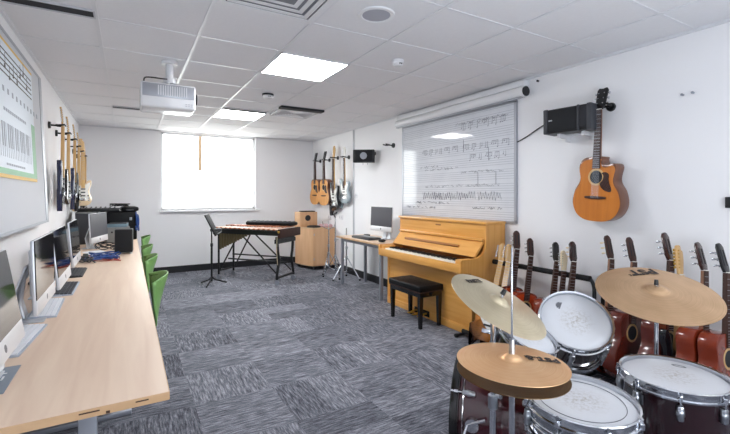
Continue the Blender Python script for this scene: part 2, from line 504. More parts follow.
def cat_rom(pts, closed=True, k=5):
    n = len(pts); out = []
    rng = range(n) if closed else range(n - 1)
    for i in rng:
        def g(j):
            return Vector(pts[j % n]) if closed else Vector(pts[max(0, min(n - 1, j))])
        p0, p1, p2, p3 = g(i - 1), g(i), g(i + 1), g(i + 2)
        for q in range(k):
            t = q / k
            out.append(tuple(0.5 * ((2 * p1) + (-p0 + p2) * t + (2 * p0 - 5 * p1 + 4 * p2 - p3) * t * t + (-p0 + 3 * p1 - 3 * p2 + p3) * t ** 3)))
    if not closed: out.append(tuple(pts[-1]))
    return out

# ------------------------------------------------------------------ the room
XL, XR, YB, YF, H = -0.663, 3.292, 7.797, -2.6, 2.457
struct('floor', MB().box(XL - .1, XR + .1, YF - .1, YB + .1, -0.08, 0), M['carpet'])
struct('ceiling', MB().box(XL - .1, XR + .1, YF - .1, YB + .1, H, H + 0.1), M['ceil'])
struct('wall_left', MB().box(XL - .1, XL, YF - .1, YB + .1, 0, H), M['wall'])
struct('wall_right', MB().box(XR, XR + .1, YF - .1, YB + .1, 0, H), M['wall'])
W0, W1, WZ0, WZ1 = 0.49, 2.11, 1.085, H - 0.02
m = MB()
m.box(XL, W0, YB, YB + .2, 0, H); m.box(W1, XR, YB, YB + .2, 0, H)
m.box(W0, W1, YB, YB + .2, 0, WZ0); m.box(W0, W1, YB, YB + .2, WZ1, H)
struct('wall_back', m, M['wall'])
# front wall behind the camera with an added window for daylight
F0, F1, FZ0, FZ1 = -.2, 2.9, 0.75, 2.3
m = MB()
m.box(XL, F0, YF - .2, YF, 0, H); m.box(F1, XR, YF - .2, YF, 0, H)
m.box(F0, F1, YF - .2, YF, 0, FZ0); m.box(F0, F1, YF - .2, YF, FZ1, H)
struct('wall_front', m, M['wall'])
struct('baseboard_back', MB().box(XL, XR, YB - .018, YB, 0, 0.11), M['black_skirt'])
struct('baseboard_right', MB().box(XR - .018, XR, YF, YB, 0, 0.11), M['black_skirt'])
struct('baseboard_left', MB().box(XL, XL + .018, YF, YB, 0, 0.11), M['black_skirt'])
# window at the far end
m = MB(); f = 0.035; yw = YB + 0.05
m.box(W0, W0 + f, yw, yw + .05, WZ0, WZ1); m.box(W1 - f, W1, yw, yw + .05, WZ0, WZ1)
m.box(W0, W1, yw, yw + .05, WZ0, WZ0 + f); m.box(W0, W1, yw, yw + .05, WZ1 - f, WZ1)
w = struct('window_1', m, M['white_gloss'])
struct('window_pane', MB().box(W0 + f, W1 - f, yw + .02, yw + .03, WZ0 + f, WZ1 - f), M['daylight'], w)
struct('mullion', MB().box(1.10, 1.155, yw - .02, yw + .015, 1.78, WZ1 - f), M['tan'], w)
struct('window_sill', MB().box(W0 - .02, W1 + .07, YB - .06, YB + .06, WZ0 - .035, WZ0, 0.006), M['white_gloss'], w)
m = MB(); yw = YF - .1
m.box(F0, F0 + f, yw, yw + .05, FZ0, FZ1); m.box(F1 - f, F1, yw, yw + .05, FZ0, FZ1); m.box(1.38, 1.42, yw, yw + .05, FZ0, FZ1)
m.box(F0, F1, yw, yw + .05, FZ0, FZ0 + f); m.box(F0, F1, yw, yw + .05, FZ1 - f, FZ1)
w = struct('window_added', m, M['white_gloss'])  # unseen window, added to light the room from behind
struct('window_pane', MB().box(F0 + f, F1 - f, yw + .01, yw + .02, FZ0 + f, FZ1 - f), M['daylight2'], w)
# ceiling T-bars on a 600 grid
GX, GY = 0.428, 2.456
m = MB()
i = -1
for i in range(-1, 5):
    x = GX + .6 * i
    if XL < x < XR: m.box(x - .012, x + .012, YF, YB, H - .006, H + .002)
for j in range(-9, 10):
    y = GY + .6 * j
    if YF < y < YB: m.box(XL, XR, y - .009, y + .009, H - .004, H + .002)
struct('trim_1', m, M['grid'])
m = MB()
m.box(XL, XL + .018, YF, YB, H - .02, H); m.box(XR - .018, XR, YF, YB, H - .02, H); m.box(XL, W0, YB - .018, YB, H - .02, H); m.box(W1, XR, YB - .018, YB, H - .02, H)
struct('trim_2', m, M['grid'])
# vertical wall conduit
m = MB().box(XR - .016, XR, 6.012, 6.045, 0.11, H - .02, 0.002)
struct('trim_3', m, M['grey_vent'])

# ------------------------------------------------------------------ ceiling things
def grid_xy(i, j): return GX + .6 * i, GY + .6 * j
for (i, j, lab) in ((1, 1, 'large bright square ceiling light panel nearest the projector'), (1, 5, 'small bright ceiling light panel far off near the window'),
                    (1, -7, 'added square ceiling light panel, unseen behind the photographer')):  # rear panel is unseen, added to brighten the near end
    x, y = grid_xy(i, j)
    t = thing('ceiling_light', lab, 'ceiling light', (x + .3, y + .3, H), group='square ceiling light panels')
    m = MB((x + .3, y + .3, H))
    for a, b_, c_, d in ((0, .6, 0, .015), (0, .6, .585, .6), (0, .015, 0, .6), (.585, .6, 0, .6)):
        m.box(x + a, x + b_, y + c_, y + d, H - .012, H - .001)
    m.build('frame', M['white_gloss'], t, flat=True)
    MB((x + .3, y + .3, H)).box(x + .014, x + .586, y + .014, y + .586, H - .009, H - .002).build('diffuser', M['light'], t, flat=True)

def vent_square(i, j, label, drop):
    x, y = grid_xy(i, j); o = (x + .3, y + .3, H)
    t = thing('ceiling_vent', label, 'air vent', o, group='square ceiling air diffusers')
    MB(o).box(x + .02, x + .58, y + .02, y + .58, H - .006, H - .001).build('backing', M['vent_shade'], t, flat=True)
    cx, cy = x + .3, y + .3
    for k, h in enumerate((.29, .24, .19, .14, .09)):
        m = MB(o); wd_ = .030 if k else .04; z0, z1 = H - drop - .004 + .003 * k, H - .010 + .0015 * k
        m.box(cx - h, cx + h, cy - h, cy - h + wd_, z0, z1); m.box(cx - h, cx + h, cy + h - wd_, cy + h, z0, z1)
        m.box(cx - h, cx - h + wd_, cy - h + wd_, cy + h - wd_, z0, z1); m.box(cx + h - wd_, cx + h, cy - h + wd_, cy + h - wd_, z0, z1)
        m.build('louvre_ring', M['white_plastic'], t, flat=True)
    MB(o).box(cx - .03, cx + .03, cy - .03, cy + .03, H - drop - .012, H - .006).build('centre_plate', M['grey_vent'], t, flat=True)
vent_square(0, -1, 'large louvred square air vent overhead at the picture top edge', .012)
# four-way diffuser with dark triangles, hanging a little below its recess
x, y = grid_xy(2, 4); o = (x + .3, y + .3, H)
t = thing('ceiling_vent', 'small far ceiling vent with triangular louvre fields beyond the smoke detector', 'air vent', o, group='square ceiling air diffusers')
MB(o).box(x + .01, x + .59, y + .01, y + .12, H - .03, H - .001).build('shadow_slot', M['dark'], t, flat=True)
m = MB(o)
m.box(x + .04, x + .56, y + .12, y + .16, H - .03, H - .001); m.box(x + .04, x + .56, y + .54, y + .58, H - .03, H - .001)
m.box(x + .04, x + .08, y + .12, y + .58, H - .03, H - .001); m.box(x + .52, x + .56, y + .12, y + .58, H - .03, H - .001)
m.build('frame', M['white_gloss'], t, flat=True)
MB(o).box(x + .08, x + .52, y + .16, y + .54, H - .008, H - .001).build('backing', M['dark'], t, flat=True)
cx, cy = x + .3, y + .35
for q in range(2):
    m = MB(o)
    for k in range(7):
        s_ = 1 if q else -1
        xx = cx + s_ * (.02 + .03 * k); hh = (.02 + .03 * k) * .9
        m.box(xx - .006, xx + .006, cy - hh, cy + hh, H - .028, H - .010)
    m.build('louvre_blades', M['grey_vent'], t, flat=True)
for q in range(2):
    m = MB(o)
    for k in range(6):
        s_ = 1 if q else -1
        yy = cy + s_ * (.02 + .028 * k); hh = (.02 + .03 * k)
        m.box(cx - hh, cx + hh, yy - .009, yy + .009, H - .026, H - .010)
    m.build('cross_blades', M['white_gloss'], t, flat=True)
# dark framed strips on the ceiling
for (x0, x1, y, lab) in ((-.172, .428, 6.0, 'dark linear ceiling strip beyond the projector near the far wall'),
                         (-.63, -.172, 3.0, 'dark linear ceiling strip above the left wall poster'),
                         (1.05, 1.62, 5.39, 'dark linear ceiling strip along the small far light panel')):
    o = ((x0 + x1) / 2, y, H)
    t = thing('ceiling_strip', lab, 'air vent', o, group='linear dark ceiling strips')
    MB(o).box(x0 + .01, x1 - .01, y - .05, y + .05, H - .008, H - .001).build('slot', M['dark'], t, flat=True)
    m = MB(o)
    m.box(x0, x1, y - .058, y - .048, H - .012, H - .001); m.box(x0, x1, y + .048, y + .058, H - .014, H - .001)
    m.box(x0, x0 + .01, y - .055, y + .055, H - .012, H - .001); m.box(x1 - .01, x1, y - .055, y + .055, H - .012, H - .001)
    m.build('frame', M['grey_vent'], t, flat=True)
# ceiling speaker, detectors
o = (1.325, 2.14, H)
t = thing('ceiling_speaker', 'round grey mesh loudspeaker set flush in the ceiling', 'ceiling speaker', o)
MB().lathe([(.085, -.006), (.092, -.012), (.112, -.010), (.116, -.001)], 40).build('rim', M['white_plastic'], t)
MB().lathe([(.0001, -.008), (.05, -.0085), (.088, -.007), (.088, -.001)], 40).build('grille', M['speaker_grey'], t)
def detector(loc, r, lab, basemat):
    t = thing('smoke_detector', lab, 'smoke detector', loc, group='round ceiling detectors')
    MB().lathe([(r, -.001), (r, -.016), (r * .96, -.02), (.0001, -.02)], 32).build('base', basemat, t)
    MB().lathe([(r * .9, -.02), (r * .92, -.034), (r * .7, -.046), (.0001, -.048)], 32).build('cover', M['white_gloss'], t)
    for a in range(2):
        MB().box(-.012 + .016 * a, -.004 + .016 * a, -r * .94, -r * .7, -.040, -.030).build('sensor_window', M['dark'], t)
detector((1.93, 2.78, H), .05, 'small white smoke detector right of the bright ceiling light', M['white_plastic'])
detector((1.335, 4.42, H), .062, 'round smoke detector on a dark base between the two lights', M['dark'])

# projector
o = (.30, 3.76, H)
t = thing('projector', 'white video projector hanging from the ceiling on a short pole', 'projector', o)
PX0, PX1, PY0, PY1, PZ0, PZ1 = .085, .485, 3.6, 3.9, 2.035, 2.235
m = MB(o); m.box(PX0, PX1, PY0, PY1, PZ0, PZ1, 0.02, seg=3); m.build('case', M['white_gloss'], t)
m = MB(o); m.box(PX0 + .012, PX1 - .012, PY0 - .004, PY0 + .01, 2.12, PZ1 - .012, .004); m.build('rear_panel', M['frame_alu'], t)
m = MB(o)
for k in range(13): m.box(PX0 + .12 + k * .017, PX0 + .128 + k * .017, PY0 - .007, PY0 - .002, 2.135, 2.212)
m.build('vent_grille', M['white_plastic'], t, flat=True)
m = MB(o)
for k in range(3):
    m.box(PX1 - .08 + .02 * k, PX1 - .066 + .02 * k, PY0 - .004, PY0 + .01, 2.06, 2.067); m.box(PX1 - .08 + .02 * k, PX1 - .066 + .02 * k, PY0 - .004, PY0 + .01, 2.075, 2.082)
m.build('socket_panel', M['grey_vent'], t, flat=True)
MB(o).cyl((PX1 - .01, 3.72, 2.15), (PX1 + .022, 3.72, 2.15), .045, .045, 24).build('lens', M['black_plastic'], t)
m = MB(o); m.cyl((.30, 3.76, H - .001), (.30, 3.76, H - .03), .06, .06, 24); m.cyl((.30, 3.76, H - .03), (.30, 3.76, 2.30), .03, .03, 20)
m.cyl((.30, 3.76, 2.31), (.30, 3.76, 2.27), .05, .05, 20)
m.build('ceiling_mount', M['white_plastic'], t)
m = MB(o)
for dx, dy in ((-.1, -.08), (.1, -.08), (-.1, .08), (.1, .08)):
    m.cyl((.30, 3.76, 2.28), (.30 + dx, 3.76 + dy, PZ1 - .002), .009, .009, 8)
m.build('spider_bracket', M['chrome_dull'], t)
pts = cat_rom([(.30, 3.73, 2.30), (.24, 3.70, 2.29), (.16, 3.68, 2.285), (.115, 3.66, 2.27), (.11, 3.66, 2.23)], False)
MB(o).tube(pts, .006).build('cable', M['black_plastic'], t)

# ------------------------------------------------------------------ right wall
# screen case
o = (XR, 3.6, 2.36)
t = thing('projection_screen', 'long white rolled projection screen case high above the whiteboard', 'projection screen', o)
m = MB(o); m.box(XR - .075, XR, 2.56, 4.66, 2.375, 2.43, .008); m.build('top_rail', M['white_gloss'], t)
m = MB(o); m.cyl((XR - .055, 2.56, 2.322), (XR - .055, 4.66, 2.322), .053, .053, 28); m.build('roller_case', M['white_gloss'], t)
for yy, nm in ((2.548, M['black_plastic']), (4.66, M['white_plastic'])):
    m = MB(o); m.cyl((XR - .055, yy, 2.322), (XR - .055, yy + .014, 2.322), .046, .046, 24); m.build('end_cap', nm, t)
m = MB(o); m.box(XR - .10, XR - .06, 2.58, 4.64, 2.262, 2.272, .002); m.build('pull_bar', M['frame_alu'], t)
# stave whiteboard
Y0, Y1, Z0, Z1 = 2.705, 4.59, 1.075, 2.262
o = (XR, (Y0 + Y1) / 2, (Z0 + Z1) / 2)
t = thing('music_whiteboard', 'large wall whiteboard printed with music staves above the piano', 'whiteboard', o)
MB(o).box(XR - .018, XR - .001, Y0, Y1, Z0, Z1).build('board', stave_mat(), t, flat=True)
m = MB(o)
for a in ((Y0 - .012, Y0 + .012, Z0, Z1), (Y1 - .012, Y1 + .012, Z0, Z1), (Y0 - .012, Y1 + .012, Z0 - .012, Z0 + .012), (Y0 - .012, Y1 + .012, Z1 - .012, Z1 + .012)):
    m.box(XR - .024, XR - .001, a[0], a[1], a[2], a[3])
m.build('frame', M['frame_alu'], t, flat=True)
# handwriting on the board: rows of notes and scribble
def hand(rows, r, name, mat):
    for q_ in rows: hand_row([q_], r, name, mat)
def hand_row(rows, r, name, mat):
    m = MB(o); rr = random.Random(int(rows[0][2] * 1000))
    xx = XR - .0195
    for (ya, yb, z, kind) in rows:
        y = ya
        if kind == 'notes':
            while y > yb:
                n = rr.choice((2, 3, 4)); zz = [z + rr.uniform(-.03, .03) for _ in range(n)]
                for q in range(n):
                    yy = y - q * .026
                    m.ball((xx, yy, zz[q]), .0055, 8, (.2, 1.2, .9))
                    m.box(xx - .001, xx + .001, yy - .0078, yy - .0062, zz[q], z + .05)
                if n > 2: m.box(xx - .001, xx + .001, y - (n - 1) * .026 - .009, y - .0065, z + .046, z + .051)
                y -= n * .026 + rr.uniform(.012, .05)
        elif kind == 'zig':
            pts = []
            while y > yb:
                pts.append((xx, y, z + rr.uniform(.02, .05))); y -= .018
                pts.append((xx, y, z - rr.uniform(.02, .05))); y -= .02
                if rr.random() < .16 and len(pts) > 5:
                    m.tube(pts, r, 4); pts = []; y -= .05
            if len(pts) > 1: m.tube(pts, r, 4)
        elif kind == 'word':
            pts = []
            while y > yb:
                pts.append((xx, y, z + rr.uniform(-.016, .016))); y -= rr.uniform(.006, .013)
                if rr.random() < .13 and len(pts) > 4:
                    m.tube(pts, r, 4); pts = []; y -= .03
            if len(pts) > 1: m.tube(pts, r, 4)
        elif kind == 'bar':
            m.box(xx - .001, xx + .001, ya - .004, ya, z - .07, z + .07)
    return m.build(name, mat, t)
hand([(3.55, 2.78, 2.155, 'word'), (3.45, 2.80, 2.10, 'notes'), (3.42, 2.74, 1.86, 'notes'), (3.32, 2.76, 1.74, 'notes'), (3.42, 3.42, 1.90, 'bar'), (3.05, 3.05, 1.78, 'bar'),
      (4.15, 3.48, 1.86, 'notes'), (4.2, 3.85, 1.70, 'word'), (4.1, 3.5, 1.66, 'word'), (3.45, 2.85, 1.60, 'word'), (2.95, 2.95, 1.52, 'bar'), (3.2, 3.2, 1.52, 'bar'), (4.1, 2.9, 1.45, 'word')], .0016, 'written_notes', M['ink_grey'])
hand([(4.15, 3.25, 1.335, 'zig'), (3.2, 2.86, 1.335, 'zig'), (3.95, 3.35, 1.33, 'zig')], .0022, 'zigzag_writing', M['ink_grey'])
hand([(3.28, 2.85, 1.205, 'word'), (4.5, 3.9, 1.19, 'word'), (4.3, 3.6, 1.25, 'word')], .0026, 'written_words', M['ink_grey'])

# wall loudspeakers
def wall_speaker(loc, rz, w_, h_, d_, lab, big):
    t = thing('wall_speaker', lab, 'loudspeaker', loc, rz, 'black loudspeakers on the right wall')
    m = MB(); m.prism([(-w_ / 2, -h_ / 2), (w_ / 2, -h_ / 2), (w_ / 2, h_ / 2), (-w_ / 2, h_ / 2)], -d_ / 2 + .01, d_ / 2, .006); m.build('cabinet', M['black_plastic'], t)
    m = MB(); m.box(-w_ / 2 + .035, w_ / 2 - .11 if big else w_ / 2 - .03, -d_ / 2 - .004, -d_ / 2 + .014, -h_ / 2 + .012, h_ / 2 - .012, .005); m.build('grille', M['black_cloth'], t)
    if big:
        for s0, s1 in ((-w_ / 2 - .004, -w_ / 2 + .035), (w_ / 2 - .11, w_ / 2 - .092), (w_ / 2 - .035, w_ / 2 + .004)):
            MB().box(s0, s1, -d_ / 2 - .006, d_ / 2, -h_ / 2 - .003, h_ / 2 + .003, .008).build('end_moulding', M['charcoal'], t)
        MB().box(w_ / 2 - .092, w_ / 2 - .035, -d_ / 2 - .002, -d_ / 2 + .014, -h_ / 2 + .02, h_ / 2 - .02, .004).build('port', M['dark'], t)
        MB().box(-w_ / 2 + .045, -w_ / 2 + .075, -d_ / 2 - .006, -d_ / 2, .0, .01).build('badge', M['frame_alu'], t)
    else:
        MB().lathe([(.045, 0), (.052, .004), (.052, .012), (.045, .012)], 24, Matrix.Translation((.0, -d_ / 2 - .002, 0)) @ Matrix.Rotation(PI / 2, 4, 'X')).build('driver_ring', M['grey_metal'], t)
        MB().lathe([(.0001, .004), (.03, .008), (.046, .002)], 24, Matrix.Translation((.0, -d_ / 2 - .002, 0)) @ Matrix.Rotation(PI / 2, 4, 'X')).build('driver_cone', M['charcoal'], t)
    return t
sp = wall_speaker((XR - .15, 2.035, 1.955), -PI / 2 + .10, .385, .20, .17, 'large black wall speaker beside the hanging acoustic guitar', True)
m = MB()
for dx in (-.1, .1): m.box(dx - .012, dx + .012, -.02, .155, -.135, -.100)
m.box(-.14, .14, .07, .155, -.11, -.098)
for dx in (-.1, .1): m.prism([(dx - .01, -.16), (dx + .01, -.16), (dx + .01, -.10), (dx - .01, -.10)], .10, .155)
m.build('bracket', M['white_plastic'], sp)
sp = wall_speaker((3.10, 5.36, 1.935), -.62, .32, .19, .16, 'small black wall speaker past the whiteboard with a round driver', False)
m = MB(); m.cyl((0.06, .07, .03), (.20, .10, .05), .012, n=10); m.cyl((.13, .10, .05), (.2, .125, .05), .03, n=14); m.build('bracket', M['black_metal'], sp)
m = MB(); m.cyl((-.02, .05, -.09), (-.02, .05, -.13), .004, n=6); m.cyl((.05, .05, -.09), (.05, .05, -.125), .004, n=6); m.build('hanging_lead', M['grey_metal'], sp)
# cable from board to the speaker
pts = cat_rom([(XR - .008, 2.69, 1.86), (XR - .008, 2.58, 1.90), (XR - .010, 2.46, 1.955), (XR - .02, 2.34, 2.0), (XR - .10, 2.26, 2.01)], False, 6)
tag(MB((XR - .008, 2.5, 1.93)).tube(pts, .006).build('speaker_cable', M['black_plastic']), 'black cable running from whiteboard edge to the large wall speaker', 'cable')
# wall studs
for (yy, zz, lab) in ((1.32, 2.028, 'left one of two small metal studs on bare wall right of the guitar'), (1.26, 2.03, 'right one of two small metal studs on bare wall right of the guitar')):
    tag(MB((XR, yy, zz)).cyl((XR, yy, zz), (XR - .022, yy, zz), .007, .009, 10).build('wall_stud', M['grey_metal']), lab, 'wall fixing', 'metal studs on the right wall')
tag(MB((XR, 1.075, 1.29)).box(XR - .03, XR, 1.05, 1.085, 1.26, 1.33, .004).build('wall_hook', M['black_plastic']), 'small black hook on the wall at the right picture edge', 'hook')
tag(MB((XR, 2.5, 2.40)).cyl((XR, 2.46, 2.40), (XR - .02, 2.46, 2.40), .009, .009, 10).build('wall_stud', M['black_plastic']), 'tiny black fixing beside the black end of the screen case', 'wall fixing', 'metal studs on the right wall')
# sockets
for (yy, zz, w_, lab) in ((6.50, .955, .15, 'double wall socket behind the chrome stands'), (6.97, .934, .15, 'double wall socket left of the chrome stands'), (5.93, 1.347, .09, 'small square wall switch next to the vertical conduit')):
    t = thing('wall_socket', lab, 'socket', (XR, yy, zz), group='white electrical plates on the right wall')
    o = (XR, yy, zz)
    MB(o).box(XR - .012, XR, yy - w_ / 2, yy + w_ / 2, zz - .045, zz + .045, .004).build('plate', M['white_plastic'], t)
    for q in (-1, 1):
        MB(o).box(XR - .014, XR - .010, yy + q * w_ / 4 - .012, yy + q * w_ / 4 + .012, zz - .02, zz + .012).build('outlet', M['grey_vent'], t)

# ------------------------------------------------------------------ guitars
def mirror(half):
    return half + [(-x, z) for x, z in half[::-1] if abs(x) > 1e-4]
AC_HALF = [(0.0, 0.0), (.09, .008), (.155, .045), (.19, .105), (.197, .165), (.178, .235), (.147, .285), (.135, .325), (.141, .37), (.148, .41), (.138, .45), (.105, .48), (.05, .492), (0, .493)]
CL_HALF = [(x * .93, z * .98) for x, z in AC_HALF]
AC = cat_rom(mirror(AC_HALF), True, 4)
CL = cat_rom(mirror(CL_HALF), True, 4)
_cut = [(0.0, 0.0), (.09, .008), (.155, .045), (.19, .105), (.197, .165), (.178, .235), (.147, .285), (.136, .325), (.143, .37), (.150, .405), (.142, .43), (.12, .438), (.09, .428), (.06, .425), (.04, .44), (.032, .47), (.03, .492)]
ACC = cat_rom(_cut + [(-x, z) for x, z in AC_HALF[::-1] if x > .04], True, 4)
ST = cat_rom([(0, 0), (.085, .006), (.145, .045), (.16, .11), (.125, .19), (.118, .245), (.145, .30), (.155, .355), (.135, .385), (.10, .365), (.065, .325), (.035, .305), (-.035, .305), (-.06, .33), (-.085, .385), (-.12, .435), (-.15, .43), (-.152, .37), (-.128, .28), (-.122, -.08), (-.158, .13), (-.152, .055), (-.09, .01)], True, 4)
TE = cat_rom([(0, 0), (.085, .004), (.145, .04), (.162, .10), (.135, .185), (.122, .245), (.142, .31), (.14, .365), (.11, .375), (.07, .335), (.035, .31), (-.03, .345), (-.08, .395), (-.13, .385), (-.148, .335), (-.125, .25), (-.13, .19), (-.165, .10), (-.148, .04), (-.085, .004)], True, 4)
def scale_poly(p, k, cz):
    return [(x * k, cz + (z - cz) * k) for x, z in p]

def guitar(label, group, loc, rot, kind='acoustic', top=None, side=None, neck=None, head=None, guard=None, shape=None, scale=1.0, pegs=None, strings=False, fret=True, name='acoustic_guitar', cat='guitar', headstyle=None):
    t = thing(name, label, cat, loc, rot=rot, group=group)
    t.scale = (scale, scale, scale)
    el = kind == 'electric'
    TH = .044 if el else .1
    shape = shape or (ST if el else AC)
    neck = neck or M['neck_brown']; pegs = pegs or M['chrome']
    MB().prism(shape, 0, TH, .006 if el else .004).build('body', side, t)
    if not el:
        MB().prism(scale_poly(shape, .965, -.08), -.0015, .004).build('soundboard', top, t, flat=True)
        R = Matrix.Translation((0, -.0015, .335)) @ Matrix.Rotation(PI / 2, 4, 'X')
        MB().lathe([(.050, 0), (.052, .0012), (.064, .0012), (.066, 0)], 32, R).build('rosette', M['maple'], t)
        MB().lathe([(.0001, .0006), (.050, .0008)], 32, R).build('sound_hole', M['dark'], t)
        MB().prism([(-.085, .172), (-.03, .166), (.03, .166), (.085, .172), (.085, .186), (.03, .19), (-.03, .19), (-.085, .186)], -.011, -.001, .002).build('bridge', M['rosewood'], t)
        if guard: MB().prism(cat_rom([(.045, .365), (.058, .345), (.052, .31), (.03, .285), (.05, .25), (.085, .228), (.118, .225), (.122, .25), (.108, .285), (.10, .32), (.10, .355), (.075, .372)], True, 3), -.0035, -.0012).build('pickguard', guard, t)
        zb, zn = .49, .845
        z_fb0 = .40
    else:
        if guard: MB().prism(cat_rom([(.03, .31), (.09, .34), (.12, .345), (.115, .29), (.085, .235), (.09, .18), (.105, .12), (.07, .075), (.02, .10), (-.05, .17), (-.09, .24), (-.10, .32), (-.09, .35), (-.06, .30)], True, 3), -.003, .001).build('pickguard', guard, t)
        for k, z in enumerate((.15, .20, .25)):
            MB().box(-.036, .036, -.010, 0, z - .009, z + .009, .003).build('pickup', M['cream'] if top is None else top, t)
        MB().box(-.04, .04, -.012, 0, .075, .115, .003).build('bridge', M['chrome'], t)
        for k in range(3):
            MB().cyl((.085 + .008 * k, 0, .15 - .035 * k), (.085 + .008 * k, -.014, .15 - .035 * k), .011, .009, 14).build('control_knob', M['chrome_dull'] if k else M['black_plastic'], t)
        zb, zn = .30, .80
        z_fb0 = .265
    # neck, fretboard
    m = MB()
    m.add([(-.029, -.002, zb - .03), (.029, -.002, zb - .03), (.022, -.002, zn), (-.022, -.002, zn), (-.02, .026, zb - .03), (.02, .026, zb - .03), (.014, .019, zn), (-.014, .019, zn)],
          [(0, 1, 2, 3), (4, 7, 6, 5), (0, 4, 5, 1), (1, 5, 6, 2), (2, 6, 7, 3), (3, 7, 4, 0)])
    m.build('neck', neck, t, flat=True)
    m = MB(); f0 = .0285 + (.0025 if not el else .001)
    m.add([(-f0, -.009, z_fb0), (f0, -.009, z_fb0), (.0225, -.009, zn), (-.0225, -.009, zn), (-f0, -.001, z_fb0), (f0, -.001, z_fb0), (.0225, -.001, zn), (-.0225, -.001, zn)],
          [(0, 1, 2, 3), (4, 7, 6, 5), (0, 4, 5, 1), (1, 5, 6, 2), (2, 6, 7, 3), (3, 7, 4, 0)])
    fbm = M['maple'] if neck is M['maple'] and el and fret == 'maple' else M['rosewood']
    m.build('fretboard', fbm, t, flat=True)
    if fret:
        m = MB()
        for k in range(1, 20):
            z = zn - (zn - .19) * (1 - 2 ** (-k / 12.0))
            if z > z_fb0: m.box(-.025, .025, -.0105, -.0085, z - .0012, z + .0012)
        m.build('frets', M['chrome_dull'], t, flat=True)
    MB().box(-.0225, .0225, -.0125, -.001, zn, zn + .006).build('nut', M['pearl'], t)
    # headstock leaning back
    A = Matrix.Translation((0, 0, zn + .004)) @ Matrix.Rotation(math.radians(-13 if not el else -5), 4, 'X')
    hs = headstyle or ('fender' if el else 'acoustic')
    head = head or neck
    if hs == 'fender':
        poly = cat_rom([(-.022, 0), (-.028, .03), (-.036, .06), (-.042, .17), (-.02, .195), (.005, .19), (.012, .165), (.03, .155), (.036, .10), (.03, .05), (.022, 0)], True, 3)
    elif hs == 'classical':
        poly = [(-.026, 0), (-.036, .03), (-.034, .155), (-.018, .178), (0, .184), (.018, .178), (.034, .155), (.036, .03), (.026, 0)]
    else:
        poly = [(-.023, 0), (-.036, .03), (-.042, .15), (-.030, .168), (0, .162), (.030, .168), (.042, .15), (.036, .03), (.023, 0)]
    MB().prism(poly, -.002, .014, .002, A).build('headstock', head, t)
    for k in range(6):
        if hs == 'fender':
            px, pz, dx = -.040, .045 + k * .023, -1
        else:
            dx = -1 if k < 3 else 1
            px, pz = dx * .036, .045 + (k % 3) * .04
        m = MB()
        if hs == 'classical':
            m.cyl((px - dx * .006, .012, pz), (px - dx * .006, .034, pz), .003, n=8, mtx=A); m.box(px - dx * .006 - .009, px - dx * .006 + .009, .030, .048, pz - .006, pz + .006, .003, mtx=A)
            m.build('tuning_peg', pegs, t); continue
        m.cyl((px - dx * .014, -.008, pz), (px - dx * .014, .006, pz), .0045, n=8, mtx=A)
        m.cyl((px, .008, pz), (px + dx * .018, .008, pz), .003, n=8, mtx=A)
        m.box(px + dx * .018 - .006, px + dx * .018 + .006, .004, .012, pz - .009, pz + .009, .003, mtx=A)
        m.build('tuning_peg', pegs, t)
    if hs == 'classical':
        for s_ in (-1, 1):
            MB().prism([(s_ * .016 - .005, .04), (s_ * .016 + .005, .04), (s_ * .016 + .005, .14), (s_ * .016 - .005, .14)], -.0035, -.001, mtx=A).build('string_slot', M['dark'], t)
    if strings:
        zb0 = .178 if not el else .10
        for k in range(6):
            x0 = -.027 + k * .0108; x1 = -.018 + k * .0072
            MB().cyl((x0, -.0125, zb0), (x1, -.013, zn + .004), .0004, n=4).build('string', M['chrome_dull'], t)
    return t

def qrot(rz, lean_x=0.0, lean_y=0.0, roll=0.0):
    """roll in its own face plane, spin about vertical, then lean towards +X / +Y of the room"""
    q = Quaternion((0, 0, 1), rz) @ Quaternion((0, 1, 0), roll)
    ql = Quaternion((0, 1, 0), lean_x) @ Quaternion((1, 0, 0), -lean_y)
    return ql @ q

def hanger(loc, direction, length, lab, group):
    """black wall hanger: round plate, arm, yoke with two prongs. loc on the wall, direction horizontal"""
    d = Vector(direction).normalized(); p = Vector(loc)
    t = thing('guitar_hanger', lab, 'guitar hanger', loc, group=group)
    m = MB(loc); m.cyl(p, p + d * .018, .035, .032, 20); m.build('wall_plate', M['black_plastic'], t)
    m = MB(loc); m.cyl(p + d * .01, p + d * length, .009, .009, 10); m.build('arm', M['black_metal'], t)
    s = Vector((0, 0, 1)).cross(d)
    e = p + d * length
    for q in (-1, 1):
        m = MB(loc); m.tube([e, e + s * (.03 * q), e + s * (.036 * q) + d * .02, e + s * (.036 * q) + d * .07 + Vector((0, 0, .008))], .009, 8)
        m.build('prong', M['rubber'], t)
    return t

# the acoustic on the right wall
guitar('orange-topped cutaway acoustic guitar hanging alone on the right wall', None, (XR - .125, 1.862, 1.14), qrot(-PI / 2 - .09, -.0, 0, .045) , 'acoustic', M['spruce'], M['mahog_side'], M['neck_brown'], M['ebony'], M['tort'], ACC, 1.025, M['chrome'], True)
hanger((XR, 1.80, 2.035), (-1, 0, 0), .06, 'black hanger holding the orange acoustic guitar on the right wall', 'black guitar hangers')
